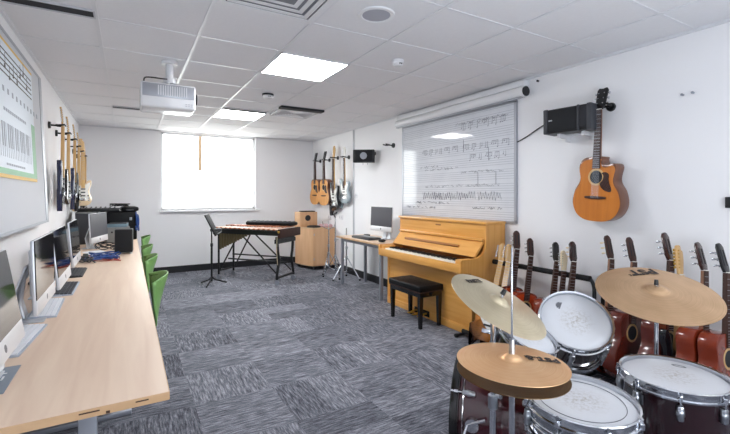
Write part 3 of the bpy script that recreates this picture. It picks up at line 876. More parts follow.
# far right wall: four guitars swivelled towards the room
GW = 'guitars hanging in the far right corner'
specs = [(7.40, 3.165, 2.175, 'orange acoustic guitar nearest the far corner on the right wall', 'acoustic', M['spruce_pale'], M['mahog_side'], M['rosewood'], M['ebony'], M['tort'], AC),
         (6.98, 3.165, 2.165, 'orange acoustic guitar second from the far corner on the right wall', 'acoustic', M['spruce_pale'], M['mahog_side'], M['rosewood'], M['ebony'], M['tort'], AC),
         (6.62, 3.19, 2.235, 'black and white bass guitar hanging right of the two orange acoustics', 'electric', M['black_plastic'], M['blackgtr'], M['maple'], M['maple'], M['pearl'], ST),
         (6.20, 3.19, 2.175, 'pale blue-grey electric guitar hanging next to the vertical conduit', 'electric', M['black_plastic'], M['blue_grey'], M['maple'], M['pearl'], M['pearl'], ST)]
for k, (yy, xx, zt, lab, kind, top, side, nk, hd, gd, shp) in enumerate(specs):
    L_ = 1.01 if kind == 'acoustic' else (1.17 if k == 2 else .97)
    guitar(lab, GW, (xx, yy, zt - L_), qrot((-1.47, -1.47, -1.62, -1.50)[k]), kind, top, side, nk, hd, gd, shp, L_ if kind == 'electric' else 1.0, M['chrome'], False, name='acoustic_guitar' if kind == 'acoustic' else ('bass_guitar' if k == 2 else 'electric_guitar'))
    zy = zt - L_ + (.85 if kind == 'acoustic' else .815 * L_)
    hanger((XR, yy, zy), (-1, 0, 0), .08, ['black hanger holding the cornermost orange acoustic guitar', 'black hanger holding the second orange acoustic guitar', 'black hanger holding the black and white bass guitar', 'black hanger holding the pale blue-grey electric guitar'][k], 'black guitar hangers')
hanger((XR, 4.84, 2.055), (-1, 0, 0), .09, 'empty black hanger between the small wall speaker and whiteboard', 'black guitar hangers')
# left wall: six electrics
LW = 'electric guitars hanging in a row on the left wall'
lspec = [(4.94, 2.20, M['navy'], M['navy'], 'dark navy electric guitar nearest on the left wall'),
         (5.39, 2.18, M['blackgtr'], M['blackgtr'], 'black electric guitar second along the left wall'),
         (5.98, 2.185, M['navy'], M['navy'], 'blue electric guitar third along the left wall'),
         (6.45, 2.15, M['blackgtr'], M['blackgtr'], 'dark electric guitar fourth along the left wall'),
         (6.92, 2.13, M['cream_gtr'], M['pearl'], 'cream electric guitar with pale pickguard on the left wall'),
         (7.36, 2.10, M['sunburst'], M['tort'], 'sunburst electric guitar farthest along the left wall')]
for k, (yy, zt, bd, gd, lab) in enumerate(lspec):
    rz = PI / 2 + (.03, .0, .03, .0, -.75, -.1)[k]
    guitar(lab, LW, (XL + .118, yy, zt - .995 * .94), qrot(rz), 'electric', M['black_plastic'], bd, M['maple'], M['maple'], gd, ST if k != 1 else TE, .94, M['chrome'], False, 'maple', name='electric_guitar')
    hanger((XL, yy, zt - .995 * .94 + .805 * .94), (1, 0, 0), .065, 'black hanger holding the ' + ['nearest navy guitar', 'second guitar, the black one,', 'third guitar, the blue one,', 'fourth guitar, the dark one,', 'cream guitar', 'farthest guitar, the sunburst,'][k] + ' on the left wall', 'black guitar hangers')

# floor racks of guitars by the right wall
def rack(loc, rz, length, lab):
    t = thing('guitar_rack', lab, 'guitar rack', loc, rz, 'black multi guitar floor racks')
    L2 = length / 2
    r = .014
    # local x along the rack, +y to the wall
    for s_ in (-1, 1):
        x = s_ * L2
        m = MB(); m.tube(cat_rom([(x, -.26, .02), (x, -.05, .022), (x, .12, .03), (x, .15, .10), (x, .17, .40), (x, .18, .62), (x - s_ * .03, .18, .69)], False, 5), r, 10); m.build('end_frame', M['black_metal'], t)
        MB().cyl((x, -.265, .02), (x, -.24, .02), .019, n=12).build('rubber_foot', M['rubber'], t)
    m = MB(); m.cyl((-L2 + .03, .18, .69), (L2 - .03, .18, .69), r, n=10); m.build('neck_bar', M['black_metal'], t)
    m = MB(); m.cyl((-L2 + .03, .18, .69), (L2 - .03, .18, .69), r + .009, n=10)
    m.build('foam_sleeve', M['rubber'], t)
    for yy in (-.17, .06):
        m = MB(); m.cyl((-L2, yy, .05), (L2, yy, .05), .02, n=10); m.build('base_bar', M['rubber'], t)
    return t
rack((2.93, 2.36, 0), -PI / 2, 1.06, 'black guitar rack beside the piano with the crowded necks')
rack((2.93, 1.30, 0), -PI / 2, .92, 'black guitar rack behind the big ride cymbal and floor tom')
RG1 = 'guitars standing in the rack beside the piano'
RG2 = 'guitars standing in the rack behind the ride cymbal'
def rg(yt, zt, lab, group, kind, top, side, nk, hd, shp, hs, pegs, lean_x=.16, lean_y=0.0, turn=-.28, xt=3.10, guard=None, roll=0.0, fret=True):
    L_ = (1.02 if kind != 'electric' else .99)
    sc = (zt - .075) / (L_ * math.cos(lean_x))
    sc = min(sc, 1.04)
    xb = xt - math.tan(lean_x) * zt
    yb = yt - math.tan(lean_y) * zt
    return guitar(lab, group, (xb, yb, .075), qrot(turn, lean_x, lean_y, roll), kind, top, side, nk, hd, guard, shp, sc, pegs, False, fret, name='electric_guitar' if kind == 'electric' else 'acoustic_guitar', headstyle=hs)
rg(2.655, 0.890, 'dark sunburst electric guitar with maple neck closest to the piano', RG1, 'electric', M['black_plastic'], M['sunburst'], M['maple'], M['maple'], ST, 'fender', M['chrome'], turn=-.9, lean_x=.45, lean_y=.13, guard=M['pearl'], fret='maple')
rg(2.590, 0.885, 'electric guitar with yellow maple headstock second from the piano', RG1, 'electric', M['black_plastic'], M['maroon'], M['maple'], M['maple'], ST, 'fender', M['chrome'], turn=-.7, lean_x=.36, lean_y=.10, fret='maple')
rg(2.510, 1.010, 'classical guitar with dark headstock third from the piano', RG1, 'classical', M['red_gtr'], M['brown_side'], M['rosewood'], M['rosewood'], CL, 'classical', M['chrome'])
rg(2.365, 0.955, 'red-topped guitar with lone dark headstock in the gap of the rack', RG1, 'classical', M['red_gtr'], M['red_side'], M['rosewood'], M['rosewood'], CL, 'classical', M['chrome'])
rg(2.115, 0.945, 'orange-red guitar with dark headstock just left of the cream headstock', RG1, 'classical', M['red_gtr'], M['red_side'], M['rosewood'], M['ebony'], CL, 'classical', M['chrome'])
rg(2.050, 0.880, 'guitar with small cream headstock between two dark headstocks', RG1, 'electric', M['black_plastic'], M['red_gtr'], M['rosewood'], M['cream'], ST, 'fender', M['chrome'])
rg(1.965, 0.965, 'guitar with dark red slotted headstock at the right end of the piano-side rack', RG1, 'classical', M['red_gtr'], M['brown_side'], M['rosewood'], M['tort'], CL, 'classical', M['cream'])
rg(1.685, 1.038, 'red-brown classical guitar leftmost behind the ride cymbal, with ivory pegs', RG2, 'classical', M['brown_side'], M['brown_side'], M['neck_brown'], M['rosewood'], CL, 'classical', M['cream'], .13, .035, -.08)
rg(1.530, 1.038, 'red-brown classical guitar second behind the ride cymbal, brown headstock', RG2, 'classical', M['brown_side'], M['brown_side'], M['neck_brown'], M['rosewood'], CL, 'classical', M['chrome'], .13, .035, -.08)
rg(1.305, 1.088, 'tallest-standing guitar behind the ride cymbal with dark brown headstock', RG2, 'classical', M['brown_side'], M['brown_side'], M['rosewood'], M['tort'], CL, 'classical', M['chrome'], .13, .035, -.08)
rg(1.245, 1.008, 'guitar with pale maple six-in-line headstock behind the ride cymbal', RG2, 'electric', M['black_plastic'], M['blackgtr'], M['maple'], M['maple'], ST, 'fender', M['brass'], .13, .02, -.08, fret='maple')
rg(1.125, 1.043, 'cherry-sided guitar second from the right end behind the ride cymbal', RG2, 'classical', M['red_side'], M['red_side'], M['neck_brown'], M['tort'], CL, 'classical', M['chrome'], .13, .045, -.08)
rg(1.020, 1.048, 'cherry-sided guitar at the right picture edge with near-black headstock', RG2, 'classical', M['red_side'], M['red_side'], M['rosewood'], M['ebony'], CL, 'classical', M['chrome'], .13, .055, -.08)

# ------------------------------------------------------------------ piano
o = (3.272, 4.28, 0)
t = thing('upright_piano', 'honey oak upright piano against the wall below the whiteboard', 'piano', o, -PI / 2)
PW = 1.45
side_poly = [(0, 0), (0, 1.055), (-.265, 1.055), (-.265, .85), (-.28, .80), (-.315, .765), (-.36, .745), (-.40, .735), (-.575, .735), (-.59, .72), (-.59, .61), (-.47, .60), (-.455, .58), (-.455, .0)]
def side_panel(x0, x1):
    m = MB(); vs = [(x0, y, z) for y, z in side_poly] + [(x1, y, z) for y, z in side_poly]; n = len(side_poly)
    m.add(vs, [tuple(range(n)), tuple(range(2 * n - 1, n - 1, -1))] + [(i, (i + 1) % n, n + (i + 1) % n, n + i) for i in range(n)])
    return m
side_panel(0, .03).build('side_panel', M['oak_v'], t, angle=30)
side_panel(PW - .03, PW).build('side_panel', M['oak_v'], t, angle=30)
MB().box(-.012, PW + .012, -.285, 0, 1.055, 1.082, .006).build('lid', M['oak'], t)
MB().box(.03, PW - .03, -.262, -.24, .86, 1.055).build('front_panel', M['oak'], t)
MB().box(.03, PW - .03, -.24, -.01, .05, 1.05).build('back_frame', M['oak_dark'], t, flat=True)
m = MB()   # sloped music desk
m.add([(.03, -.272, .895), (PW - .03, -.272, .895), (PW - .03, -.395, .745), (.03, -.395, .745), (.03, -.25, .885), (PW - .03, -.25, .885), (PW - .03, -.375, .735), (.03, -.375, .735)],
      [(0, 1, 2, 3), (4, 7, 6, 5), (0, 4, 5, 1), (1, 5, 6, 2), (2, 6, 7, 3), (3, 7, 4, 0)])
m.build('fallboard', M['oak'], t, flat=True)
MB().box(.025, PW - .025, -.30, -.262, .893, .915, .004).build('desk_rail', M['oak'], t)
m = MB(); R = Matrix.Translation((0, -.335, .815)) @ Matrix.Rotation(math.radians(-39), 4, 'X')
m.box(.22, PW - .30, -.02, .002, -.012, .012, .003, mtx=R); m.build('music_ledge', M['oak_dark'], t)
MB().box(.03, PW - .03, -.575, -.24, .60, .668).build('key_bed', M['oak'], t, flat=True)
MB().box(.03, PW - .03, -.588, -.566, .605, .69, .004).build('key_slip', M['oak'], t)
for s0 in (.03, PW - .11): MB().box(s0, s0 + .08, -.565, -.40, .668, .728, .006).build('key_block', M['oak'], t)
MB().box(.03, PW - .03, -.445, -.42, .07, .60).build('lower_panel', M['oak'], t, flat=True)
MB().box(.0, PW, -.458, -.41, .0, .075, .003).build('toe_rail', M['oak'], t)
KW = (PW - .22) / 52
kx = .11
wm = MB(); wm.box(0, KW * .94, -.562, -.41, .668, .70, .0015, seg=1)
k0 = wm.build('white_key', M['ivory'], t); k0.location.x = kx
for k in range(1, 52):
    c = k0.copy(); COL.objects.link(c); c.parent = t; c.location.x = kx + KW * k
bm_ = MB(); bm_.box(-.0055, .0055, -.508, -.41, .695, .713, .002, seg=1)
b0 = None
for k in range(51):
    if (k + 5) % 7 in (0, 1, 3, 4, 5):
        if b0 is None: b0 = bm_.build('black_key', M['ebony'], t); c = b0
        else: c = b0.copy(); COL.objects.link(c); c.parent = t
        c.location.x = kx + KW * (k + 1)
for k in range(3):
    x = PW / 2 - .03 + (k - 1) * .085
    m = MB(); m.tube([(x, -.43, .05), (x, -.49, .055), (x, -.54, .045)], .010, 8); m.box(x - .02, x + .02, -.585, -.53, .033, .045, .004)
    m.build('pedal', M['brass'], t)
MB().box(PW / 2 - .16, PW / 2 + .10, -.464, -.456, .02, .085, .003).build('pedal_plate', M['black_gloss'], t)
MB().box(.70, .78, -.2665, -.262, 1.005, 1.02).build('maker_mark', M['oak_dark'], t, flat=True)
# bench
o = (2.655, 3.50, 0)
t = thing('piano_bench', 'black padded piano bench in front of the oak piano', 'bench', o, -PI / 2)
BW, BD = .56, .31
m = MB(); m.box(-BW / 2, BW / 2, -BD / 2, BD / 2, .37, .43, .012, seg=3)
m.build('seat_pad', M['black_vinyl'], t)
m = MB()
for a in range(5):
    for b_ in range(3): m.ball((-BW / 2 + .09 + a * .095, -BD / 2 + .07 + b_ * .085, .430), .008, 8, (1, 1, .5))
m.build('pad_buttons', M['black_plastic'], t)
m = MB(); m.box(-BW / 2 + .012, BW / 2 - .012, -BD / 2 + .012, BD / 2 - .012, .315, .372, .003); m.build('apron', M['black_gloss'], t)
m = MB(); m.box(-BW / 2 + .005, BW / 2 - .005, -BD / 2 + .005, BD / 2 - .005, .362, .371); m.build('trim_line', M['rosewood'], t)
for sx in (-1, 1):
    m = MB(); m.cyl((sx * (BW / 2 - .012), 0, .345), (sx * (BW / 2 + .02), 0, .345), .016, .014, 14); m.build('adjuster_knob', M['black_gloss'], t)
    for sy in (-1, 1):
        x, y = sx * (BW / 2 - .035), sy * (BD / 2 - .035)
        m = MB(); m.add([(x + a * .022, y + b_ * .022, .33) for a, b_ in ((-1, -1), (1, -1), (1, 1), (-1, 1))] + [(x + a * .015, y + b_ * .015, 0) for a, b_ in ((-1, -1), (1, -1), (1, 1), (-1, 1))],
              [(0, 1, 2, 3), (7, 6, 5, 4), (0, 4, 5, 1), (1, 5, 6, 2), (2, 6, 7, 3), (3, 7, 4, 0)])
        m.build('leg', M['black_gloss'], t, flat=True)

# ------------------------------------------------------------------ computers
def imac(loc, rz, lab, group, tilt=.0, matt=False, lift=.0):
    t = thing('desktop_computer', lab, 'computer', loc, rz, group)
    w2 = .264
    T = Matrix.Translation((0, 0, .26 + lift)) @ Matrix.Rotation(tilt, 4, 'X') @ Matrix.Translation((0, 0, -.26))
    m = MB(); m.box(-.10, .10, -.02, .14, 0, .007, .003); m.tube([(0, .075, .006), (0, .09, .08), (0, .075, .20), (0, .045, .27)], .012, 8)
    m.add([(-.1, .072, .003), (.1, .072, .003), (.085, .098, .12), (-.085, .098, .12), (.075, .05, .27), (-.075, .05, .27), (-.1, .079, .003), (.1, .079, .003), (.085, .105, .12), (-.085, .105, .12), (.075, .058, .27), (-.075, .058, .27)],
          [(0, 1, 2, 3), (3, 2, 4, 5), (7, 6, 9, 8), (8, 9, 11, 10), (0, 3, 9, 6), (3, 5, 11, 9), (1, 7, 8, 2), (2, 8, 10, 4)])
    m.build('stand', M['alu'], t)
    m = MB(); m.box(-w2, w2, -.012, .004, .068, .408, .007, mtx=T)
    for k in range(1): m.box(-w2 + .10, w2 - .10, .0, .028, .14, .36, .012, mtx=T)
    m.build('display_case', M['alu'], t)
    m = MB(); m.box(-w2 + .003, w2 - .003, -.0145, -.011, .138, .405, mtx=T); m.build('screen', M['screen_matt'] if matt else M['screen'], t, flat=True)
    m = MB(); m.box(-w2 + .002, w2 - .002, -.0145, -.010, .070, .138, .001, mtx=T); m.build('chin', M['alu_light'], t)
    m = MB(); m.lathe([(.0001, .001), (.013, .001), (.014, 0)], 20, T @ Matrix.Translation((0, -.0142, .104)) @ Matrix.Rotation(PI / 2, 4, 'X')); m.build('logo', M['logo_grey'], t)
    return t
def keyboard(loc, rz, lab, base, keys, w_=.42, d_=.115, group='computer keyboards on the left desk'):
    t = thing('computer_keyboard', lab, 'keyboard', loc, rz, group)
    m = MB(); m.add([(-w_ / 2, -d_ / 2, 0), (w_ / 2, -d_ / 2, 0), (w_ / 2, d_ / 2, 0), (-w_ / 2, d_ / 2, 0), (-w_ / 2, -d_ / 2, .006), (w_ / 2, -d_ / 2, .006), (w_ / 2, d_ / 2, .016), (-w_ / 2, d_ / 2, .016)],
                  [(0, 3, 2, 1), (4, 5, 6, 7), (0, 1, 5, 4), (1, 2, 6, 5), (2, 3, 7, 6), (3, 0, 4, 7)])
    m.build('base', base, t, flat=True)
    for r_ in range(5):
        m = MB(); n = 14; y = -d_ / 2 + .008 + r_ * (d_ - .014) / 5; kd = (d_ - .014) / 5 * .86
        for k in range(n):
            x = -w_ / 2 + .008 + k * (w_ - .016) / n
            z = .006 + (y + d_ / 2) / d_ * .010
            m.box(x, x + (w_ - .016) / n * .88, y, y + kd, z, z + .0055)
        m.build('key_row', keys, t, flat=True)
    return t
DZ = .73
IG = 'silver computers in a row on the left desk'
imac((-.385, 1.74, DZ), PI / 2, 'silver computer nearest the camera, half cut by the left picture edge', IG, -.17)
imac((-.368, 2.57, DZ), PI / 2, 'second silver computer along the left desk, screen reflecting the desk', IG, -.03)
imac((-.365, 3.14, DZ), PI / 2, 'third silver computer along the left desk beside the black-keyed keyboard', IG, -.10)
imac((-.375, 3.98, DZ), PI / 2, 'fourth silver computer along the left desk, seen almost edge-on', IG, -.08)
imac((-.30, 5.66, DZ), PI / 2 - .26, 'farthest computer on the left desk with a blank grey screen turned to the camera', IG, -.05, True)
keyboard((-.398, 2.20, DZ), PI / 2 - .07, 'white keyboard in front of the nearest silver computer', M['key_gap'], M['key_white'])
keyboard((-.372, 2.75, DZ), PI / 2 + .03, 'white keyboard lying at the second silver computer', M['key_gap'], M['key_white'])
keyboard((-.348, 3.26, DZ), PI / 2, 'pale keyboard with black keys at the third computer', M['key_gap'], M['charcoal'])
keyboard((-.35, 3.90, DZ), PI / 2, 'all-black keyboard at the fourth computer', M['black_plastic'], M['charcoal'])
# mice, mats
def mouse(loc, rz, lab, mat, group='computer mice'):
    t = thing('computer_mouse', lab, 'mouse', loc, rz, group)
    MB().ball((0, 0, .008), .055, 16, (.55, 1, .36)).build('shell', mat, t)
    for v in t.children: pass
    MB().box(-.003, .003, -.035, -.012, .018, .0285, .001).build('wheel', M['charcoal'], t)
    return t
t = thing('mouse_mat', 'grey mouse mat with a pale logo at the left picture edge', 'mouse mat', (-.40, 1.78, DZ), 0)
MB().box(-.11, .07, -.14, .10, 0, .004, .001).build('mat_sheet', M['grey_mat'], t)
m = MB()
for a in ((-.0, .045, .03, .036), (.0, .006, -.03, .036), (.0, .045, -.03, -.024), (.039, .045, -.03, .005)): m.box(a[0], a[1], a[2], a[3], .004, .0048)
m.build('logo', M['white_gloss'], t, flat=True)
mouse((-.395, 1.83, DZ + .014), .1, 'white mouse on the grey mat at the left picture edge', M['white_gloss'])

# ------------------------------------------------------------------ left bench
DX0, DX1, DY0, DY1 = XL + .02, .110, 1.405, 6.95
o = (-.28, DY0, 0)
t = thing('desk', 'long pale beech desk running along the left wall', 'desk', o)
MB(o).box(DX0, DX1, DY0, DY1, .704, .73, .002).build('desktop', M['beech'], t)
MB(o).box(DX0, DX1 + .001, DY0 - .003, DY0, .7045, .7285).build('end_edging', M['beech_edge'], t)
MB(o).box(DX1, DX1 + .003, DY0, DY1, .7045, .7285).build('side_edging', M['beech_edge'], t)
for x, w_, z0, z1 in ((-.12, .05, .718, .7215), (.02, .035, .718, .7215), (-.36, .04, .718, .7215), (-.055, .01, .706, .713)):
    MB(o).box(x, x + w_, DY0 - .0045, DY0 - .002, z0, z1).build('chipped_edge', M['beech_dark'], t, flat=True)
for yy in (1.58, 2.9, 4.25, 5.6, 6.75):
    m = MB(o); m.box(-.135, -.085, yy - .025, yy + .025, .03, .704, .003); m.build('leg', M['grey_metal'], t)
    m = MB(o); m.box(-.60, -.56, yy - .02, yy + .02, .03, .704, .003); m.build('leg', M['grey_metal'], t)
    m = MB(o); m.box(-.62, .02, yy - .03, yy + .03, 0, .03, .006); m.build('foot_bar', M['grey_metal'], t)
m = MB(o); m.box(-.11, -.09, DY0 + .15, DY1 - .15, .64, .70); m.build('rail', M['grey_metal'], t)

# clutter at the far end of the desk
def boxy(name, lab, cat, x0, x1, y0, y1, z0, z1, mat, rz=0, bev=.006, group=None, parts=()):
    o = ((x0 + x1) / 2, (y0 + y1) / 2, z0)
    t = thing(name, lab, cat, o, rz, group)
    MB(o).box(x0, x1, y0, y1, z0, z1, bev).build('case', mat, t)
    for (nm, a, mt) in parts: MB(o).box(*a, .002).build(nm, mt, t)
    return t
t = boxy('gear_bag', 'soft black gear bag slumped on top of the equipment case', 'bag', -.09, .125, 6.46, 6.86, 1.121, 1.185, M['black_vinyl'], .06, .03, parts=[('carry_strap', (-.03, .06, 6.455, 6.465, 1.13, 1.15), M['charcoal'])])
# small black speaker
t = boxy('desk_speaker', 'small black speaker box on white feet at the far desk end', 'loudspeaker', -.115, .048, 4.93, 5.10, .745, .985, M['black_plastic'], -.05, .008,
         parts=[('grille', (-.108, .041, 4.925, 4.935, .755, .978), M['black_cloth'])])
for x in (-.10, .033):
    m = MB((-.0335, 5.015, .745)); m.cyl((x, 4.95, .73), (x, 4.95, .746), .014, .012, 12); m.build('foot', M['white_gloss'], t)
    m = MB((-.0335, 5.015, .745)); m.cyl((x, 5.08, .73), (x, 5.08, .746), .014, .012, 12); m.build('foot', M['white_gloss'], t)
boxy('computer_tower', 'grey desktop tower behind the farthest computer by the left wall', 'computer tower', -.56, -.36, 6.12, 6.5, .73, 1.12, M['grey_box'], 0, .006,
     parts=[('front_bezel', (-.555, -.365, 6.11, 6.122, .735, 1.115), M['charcoal'])])
boxy('amplifier', 'grey equipment box standing behind the small black desk speaker', 'amplifier', -.24, .02, 6.12, 6.42, .73, .93, M['grey_box'], .03, .006,
     parts=[('front_panel', (-.23, .01, 6.112, 6.122, .74, .92), M['grey_box']), ('dial', (-.19, -.17, 6.105, 6.114, .86, .88), M['dark']), ('dial', (-.14, -.12, 6.105, 6.114, .86, .88), M['dark'])])
boxy('equipment_tray', 'teal box resting on top of the grey equipment box', 'box', -.22, -.0, 6.14, 6.40, .931, .975, M['teal'], -.08, .008,
     parts=[('lid', (-.215, -.005, 6.145, 6.395, .973, .981), M['charcoal'])])
boxy('equipment_case', 'black equipment case against the far wall behind the teal box', 'case', -.34, .11, 6.46, 6.9, .73, 1.12, M['black_vinyl'], 0, .02,
     parts=[('handle', (-.18, -.06, 6.445, 6.462, .93, .95), M['charcoal']), ('latch', (-.29, -.26, 6.448, 6.462, 1.0, 1.04), M['chrome_dull']), ('latch', (.02, .05, 6.448, 6.462, 1.0, 1.04), M['chrome_dull'])])
t = boxy('mixing_console', 'flat black mixing console lying on top of the desk-end gear', 'mixer', -.58, -.10, 6.5, 6.88, 1.125, 1.165, M['black_plastic'], 0, .008)
for k in range(8):
    x = -.55 + k * .055
    MB(t.location).box(x, x + .014, 6.56, 6.6, 1.165, 1.177).build('fader', M['charcoal'], t)
    MB(t.location).cyl((x + .007, 6.75, 1.165), (x + .007, 6.75, 1.185), .010, .009, 10).build('rotary_knob', M['grey_box'], t)
boxy('equipment_case', 'second black equipment case under the mixer by the left wall', 'case', -.60, -.345, 6.53, 6.9, .73, 1.12, M['black_vinyl'], 0, .02,
     parts=[('handle', (-.53, -.42, 6.515, 6.532, .93, .95), M['charcoal'])])
def coil(name, lab, c, rx, ry, turns, r, mat, seed, zamp=.02, group=None, cat='cable', rot=None):
    rr = random.Random(seed); pts = []
    n = turns * 14
    for k in range(n):
        a = 2 * PI * k / 14
        q = 1 + .35 * math.sin(a * .31 + seed) * rr.uniform(.6, 1)
        p = Vector((rx * q * math.cos(a + .05 * k), ry * q * math.sin(a), .0 + abs(zamp * math.sin(a * .7 + k * .05))))
        if rot: p = rot @ p
        pts.append(Vector(c) + p)
    return tag(MB(c).tube(cat_rom(pts, False, 2), r, 6).build(name, mat), lab, cat, group)
CG = 'tangled cables on the left desk'
coil('cable_coil', 'tangle of blue cable on the desk left of the black speaker', (-.20, 4.72, DZ + .006), .11, .20, 7, .006, M['blue_cable'], 3, .025, CG)
coil('cable_coil', 'thin red cable lying round the blue cable tangle', (-.21, 4.66, DZ + .005), .13, .22, 2, .0045, M['red_cable'], 5, .01, CG)
coil('cable_coil', 'loose black cable in front of the grey equipment box', (-.20, 5.45, DZ + .006), .10, .16, 4, .005, M['black_plastic'], 8, .06, CG)
coil('cable_coil', 'bundle of blue cable hanging off the far end of the gear', (.115, 6.46, .98), .055, .04, 5, .008, M['blue_cable'], 4, .0, CG, rot=Matrix(((0.3, 0, 1), (1, 0, 0), (0, 2.6, 0))))
coil('cable_coil', 'black cables heaped on top of the mixer', (-.10, 6.62, 1.19), .10, .08, 5, .005, M['black_plastic'], 9, .035, CG)
coil('cable_coil', 'pale grey cables heaped behind the two nearest computers', (-.555, 2.25, DZ + .006), .06, .22, 6, .005, M['white_plastic'], 12, .10, CG)
coil('cable_coil', 'black power leads behind the third and fourth computers', (-.53, 3.62, DZ + .006), .06, .22, 5, .005, M['black_plastic'], 15, .06, CG)
coil('cable_coil', 'dark cables lying between the fourth and farthest computers', (-.34, 4.55, DZ + .006), .07, .16, 4, .005, M['charcoal'], 17, .03, CG)
t = thing('headphones', 'dark headphones lying on the desk beside the blue cable tangle', 'headphones', (-.40, 4.56, DZ), .3)
MB().tube([(-.07, 0, .03), (-.075, .03, .03), (-.05, .10, .02), (0, .125, .016), (.05, .10, .02), (.075, .03, .03), (.07, 0, .03)], .007, 8).build('headband', M['charcoal'], t)
for s_ in (-1, 1): MB().cyl((s_ * .08, 0, .035), (s_ * .048, 0, .035), .033, .035, 18).build('ear_cup', M['black_plastic'], t)
t = thing('paper_sheet', 'white folded paper lying in front of the farthest computer', 'paper', (-.27, 4.99, DZ), .5)
MB().add([(-.09, -.12, .001), (.09, -.12, .001), (.09, .12, .03), (-.09, .12, .03), (-.09, -.12, .003), (.09, -.12, .003), (.09, .12, .032), (-.09, .12, .032)],
         [(0, 3, 2, 1), (4, 5, 6, 7), (0, 1, 5, 4), (1, 2, 6, 5), (2, 3, 7, 6), (3, 0, 4, 7)]).build('sheet', M['key_white'], t, flat=True)

# ------------------------------------------------------------------ left wall board and poster (leaning slightly off the wall at the foot)
def onboard(x_off, z):      # the board's foot stands off the wall
    return XL + .012 + x_off + (2.40 - z) * .045
BY0, BY1, BZ0, BZ1 = .6, 4.37, 1.115, 2.33
o = (XL + .03, 3.0, 1.8)
def slab(y0, y1, z0, z1, off0, off1):
    m = MB(o)
    vs = [(onboard(off, z), y, z) for off in (off0, off1) for (y, z) in ((y0, z0), (y1, z0), (y1, z1), (y0, z1))]
    return m.add(vs, [(0, 1, 2, 3), (7, 6, 5, 4), (0, 4, 5, 1), (1, 5, 6, 2), (2, 6, 7, 3), (3, 7, 4, 0)])
t = thing('wall_board', 'large grey-framed white board on the left wall under the poster', 'whiteboard', o)
slab(BY0, BY1, BZ0, BZ1, -.012, .006).build('board', M['board_left'], t, flat=True)
m = MB(o)
for a in ((BY0, BY0 + .02, BZ0, BZ1), (BY1 - .10, BY1, BZ0, BZ1), (BY0, BY1, BZ0, BZ0 + .018), (BY0, BY1, BZ1 - .02, BZ1)):
    q = slab(a[0], a[1], a[2], a[3], .004, .010); m.add(q.v, q.f)
m.build('frame', M['frame_alu'], t, flat=True)
o = (XL + .04, 3.6, 1.9)
PY0_, PY1_, PZ0_, PZ1_ = 2.56, 3.94, 1.44, 2.26
t = thing('music_poster', 'music poster with staves and a keyboard chart on the left wall', 'poster', o)
slab(PY0_, PY1_, PZ0_, PZ1_, .011, .013).build('poster_border', M['poster_yellow'], t, flat=True)
slab(PY0_ + .03, PY1_ - .012, PZ0_ + .022, PZ1_ - .02, .0125, .0145).build('sheet', M['paper'], t, flat=True)
slab(PY1_ - .13, PY1_ - .013, PZ0_ + .023, 1.86, .0142, .0152).build('green_band', M['poster_green'], t, flat=True)
slab(PY0_ + .03, PY1_ - .13, PZ0_ + .023, PZ0_ + .055, .0142, .0153).build('green_band', M['poster_green'], t, flat=True)
def ink(m, y0, y1, z0, z1):
    q = slab(y0, y1, z0, z1, .0145, .0155); m.add(q.v, q.f)
b0_ = PY0_ + .1
m = MB(o)
for k in range(5): ink(m, b0_, PY1_ - .06, 2.05 + k * .034, 2.058 + k * .034)
m.build('stave_print', M['ink'], t, flat=True)
rr = random.Random(5)
for k in range(11):
    m = MB(o); y = b0_ + .05 + k * .10; z = 2.04 + rr.randrange(8) * .017
    ink(m, y, y + .028, z, z + .022); ink(m, y + .024, y + .029, z, z + .09)
    m.build('note_print', M['ink'], t, flat=True)
m = MB(o)
for k in range(24):
    if k % 7 not in (2, 6): ink(m, b0_ + k * .045, b0_ + k * .045 + .022, 1.62, 1.76)
for k in range(25): ink(m, b0_ + k * .045, b0_ + k * .045 + .003, 1.56, 1.76)
m.build('keyboard_print', M['print_pale'], t, flat=True)
for (n_, st_, w_, z0, h_) in ((10, .11, .035, 1.94, .032), (12, .05, .034, 1.83, .018), (9, .055, .04, 1.515, .012)):
    m = MB(o)
    for k in range(n_): ink(m, PY1_ - .9 + k * st_, PY1_ - .9 + k * st_ + w_, z0, z0 + h_)
    m.build('caption_print', M['print_pale'], t, flat=True)

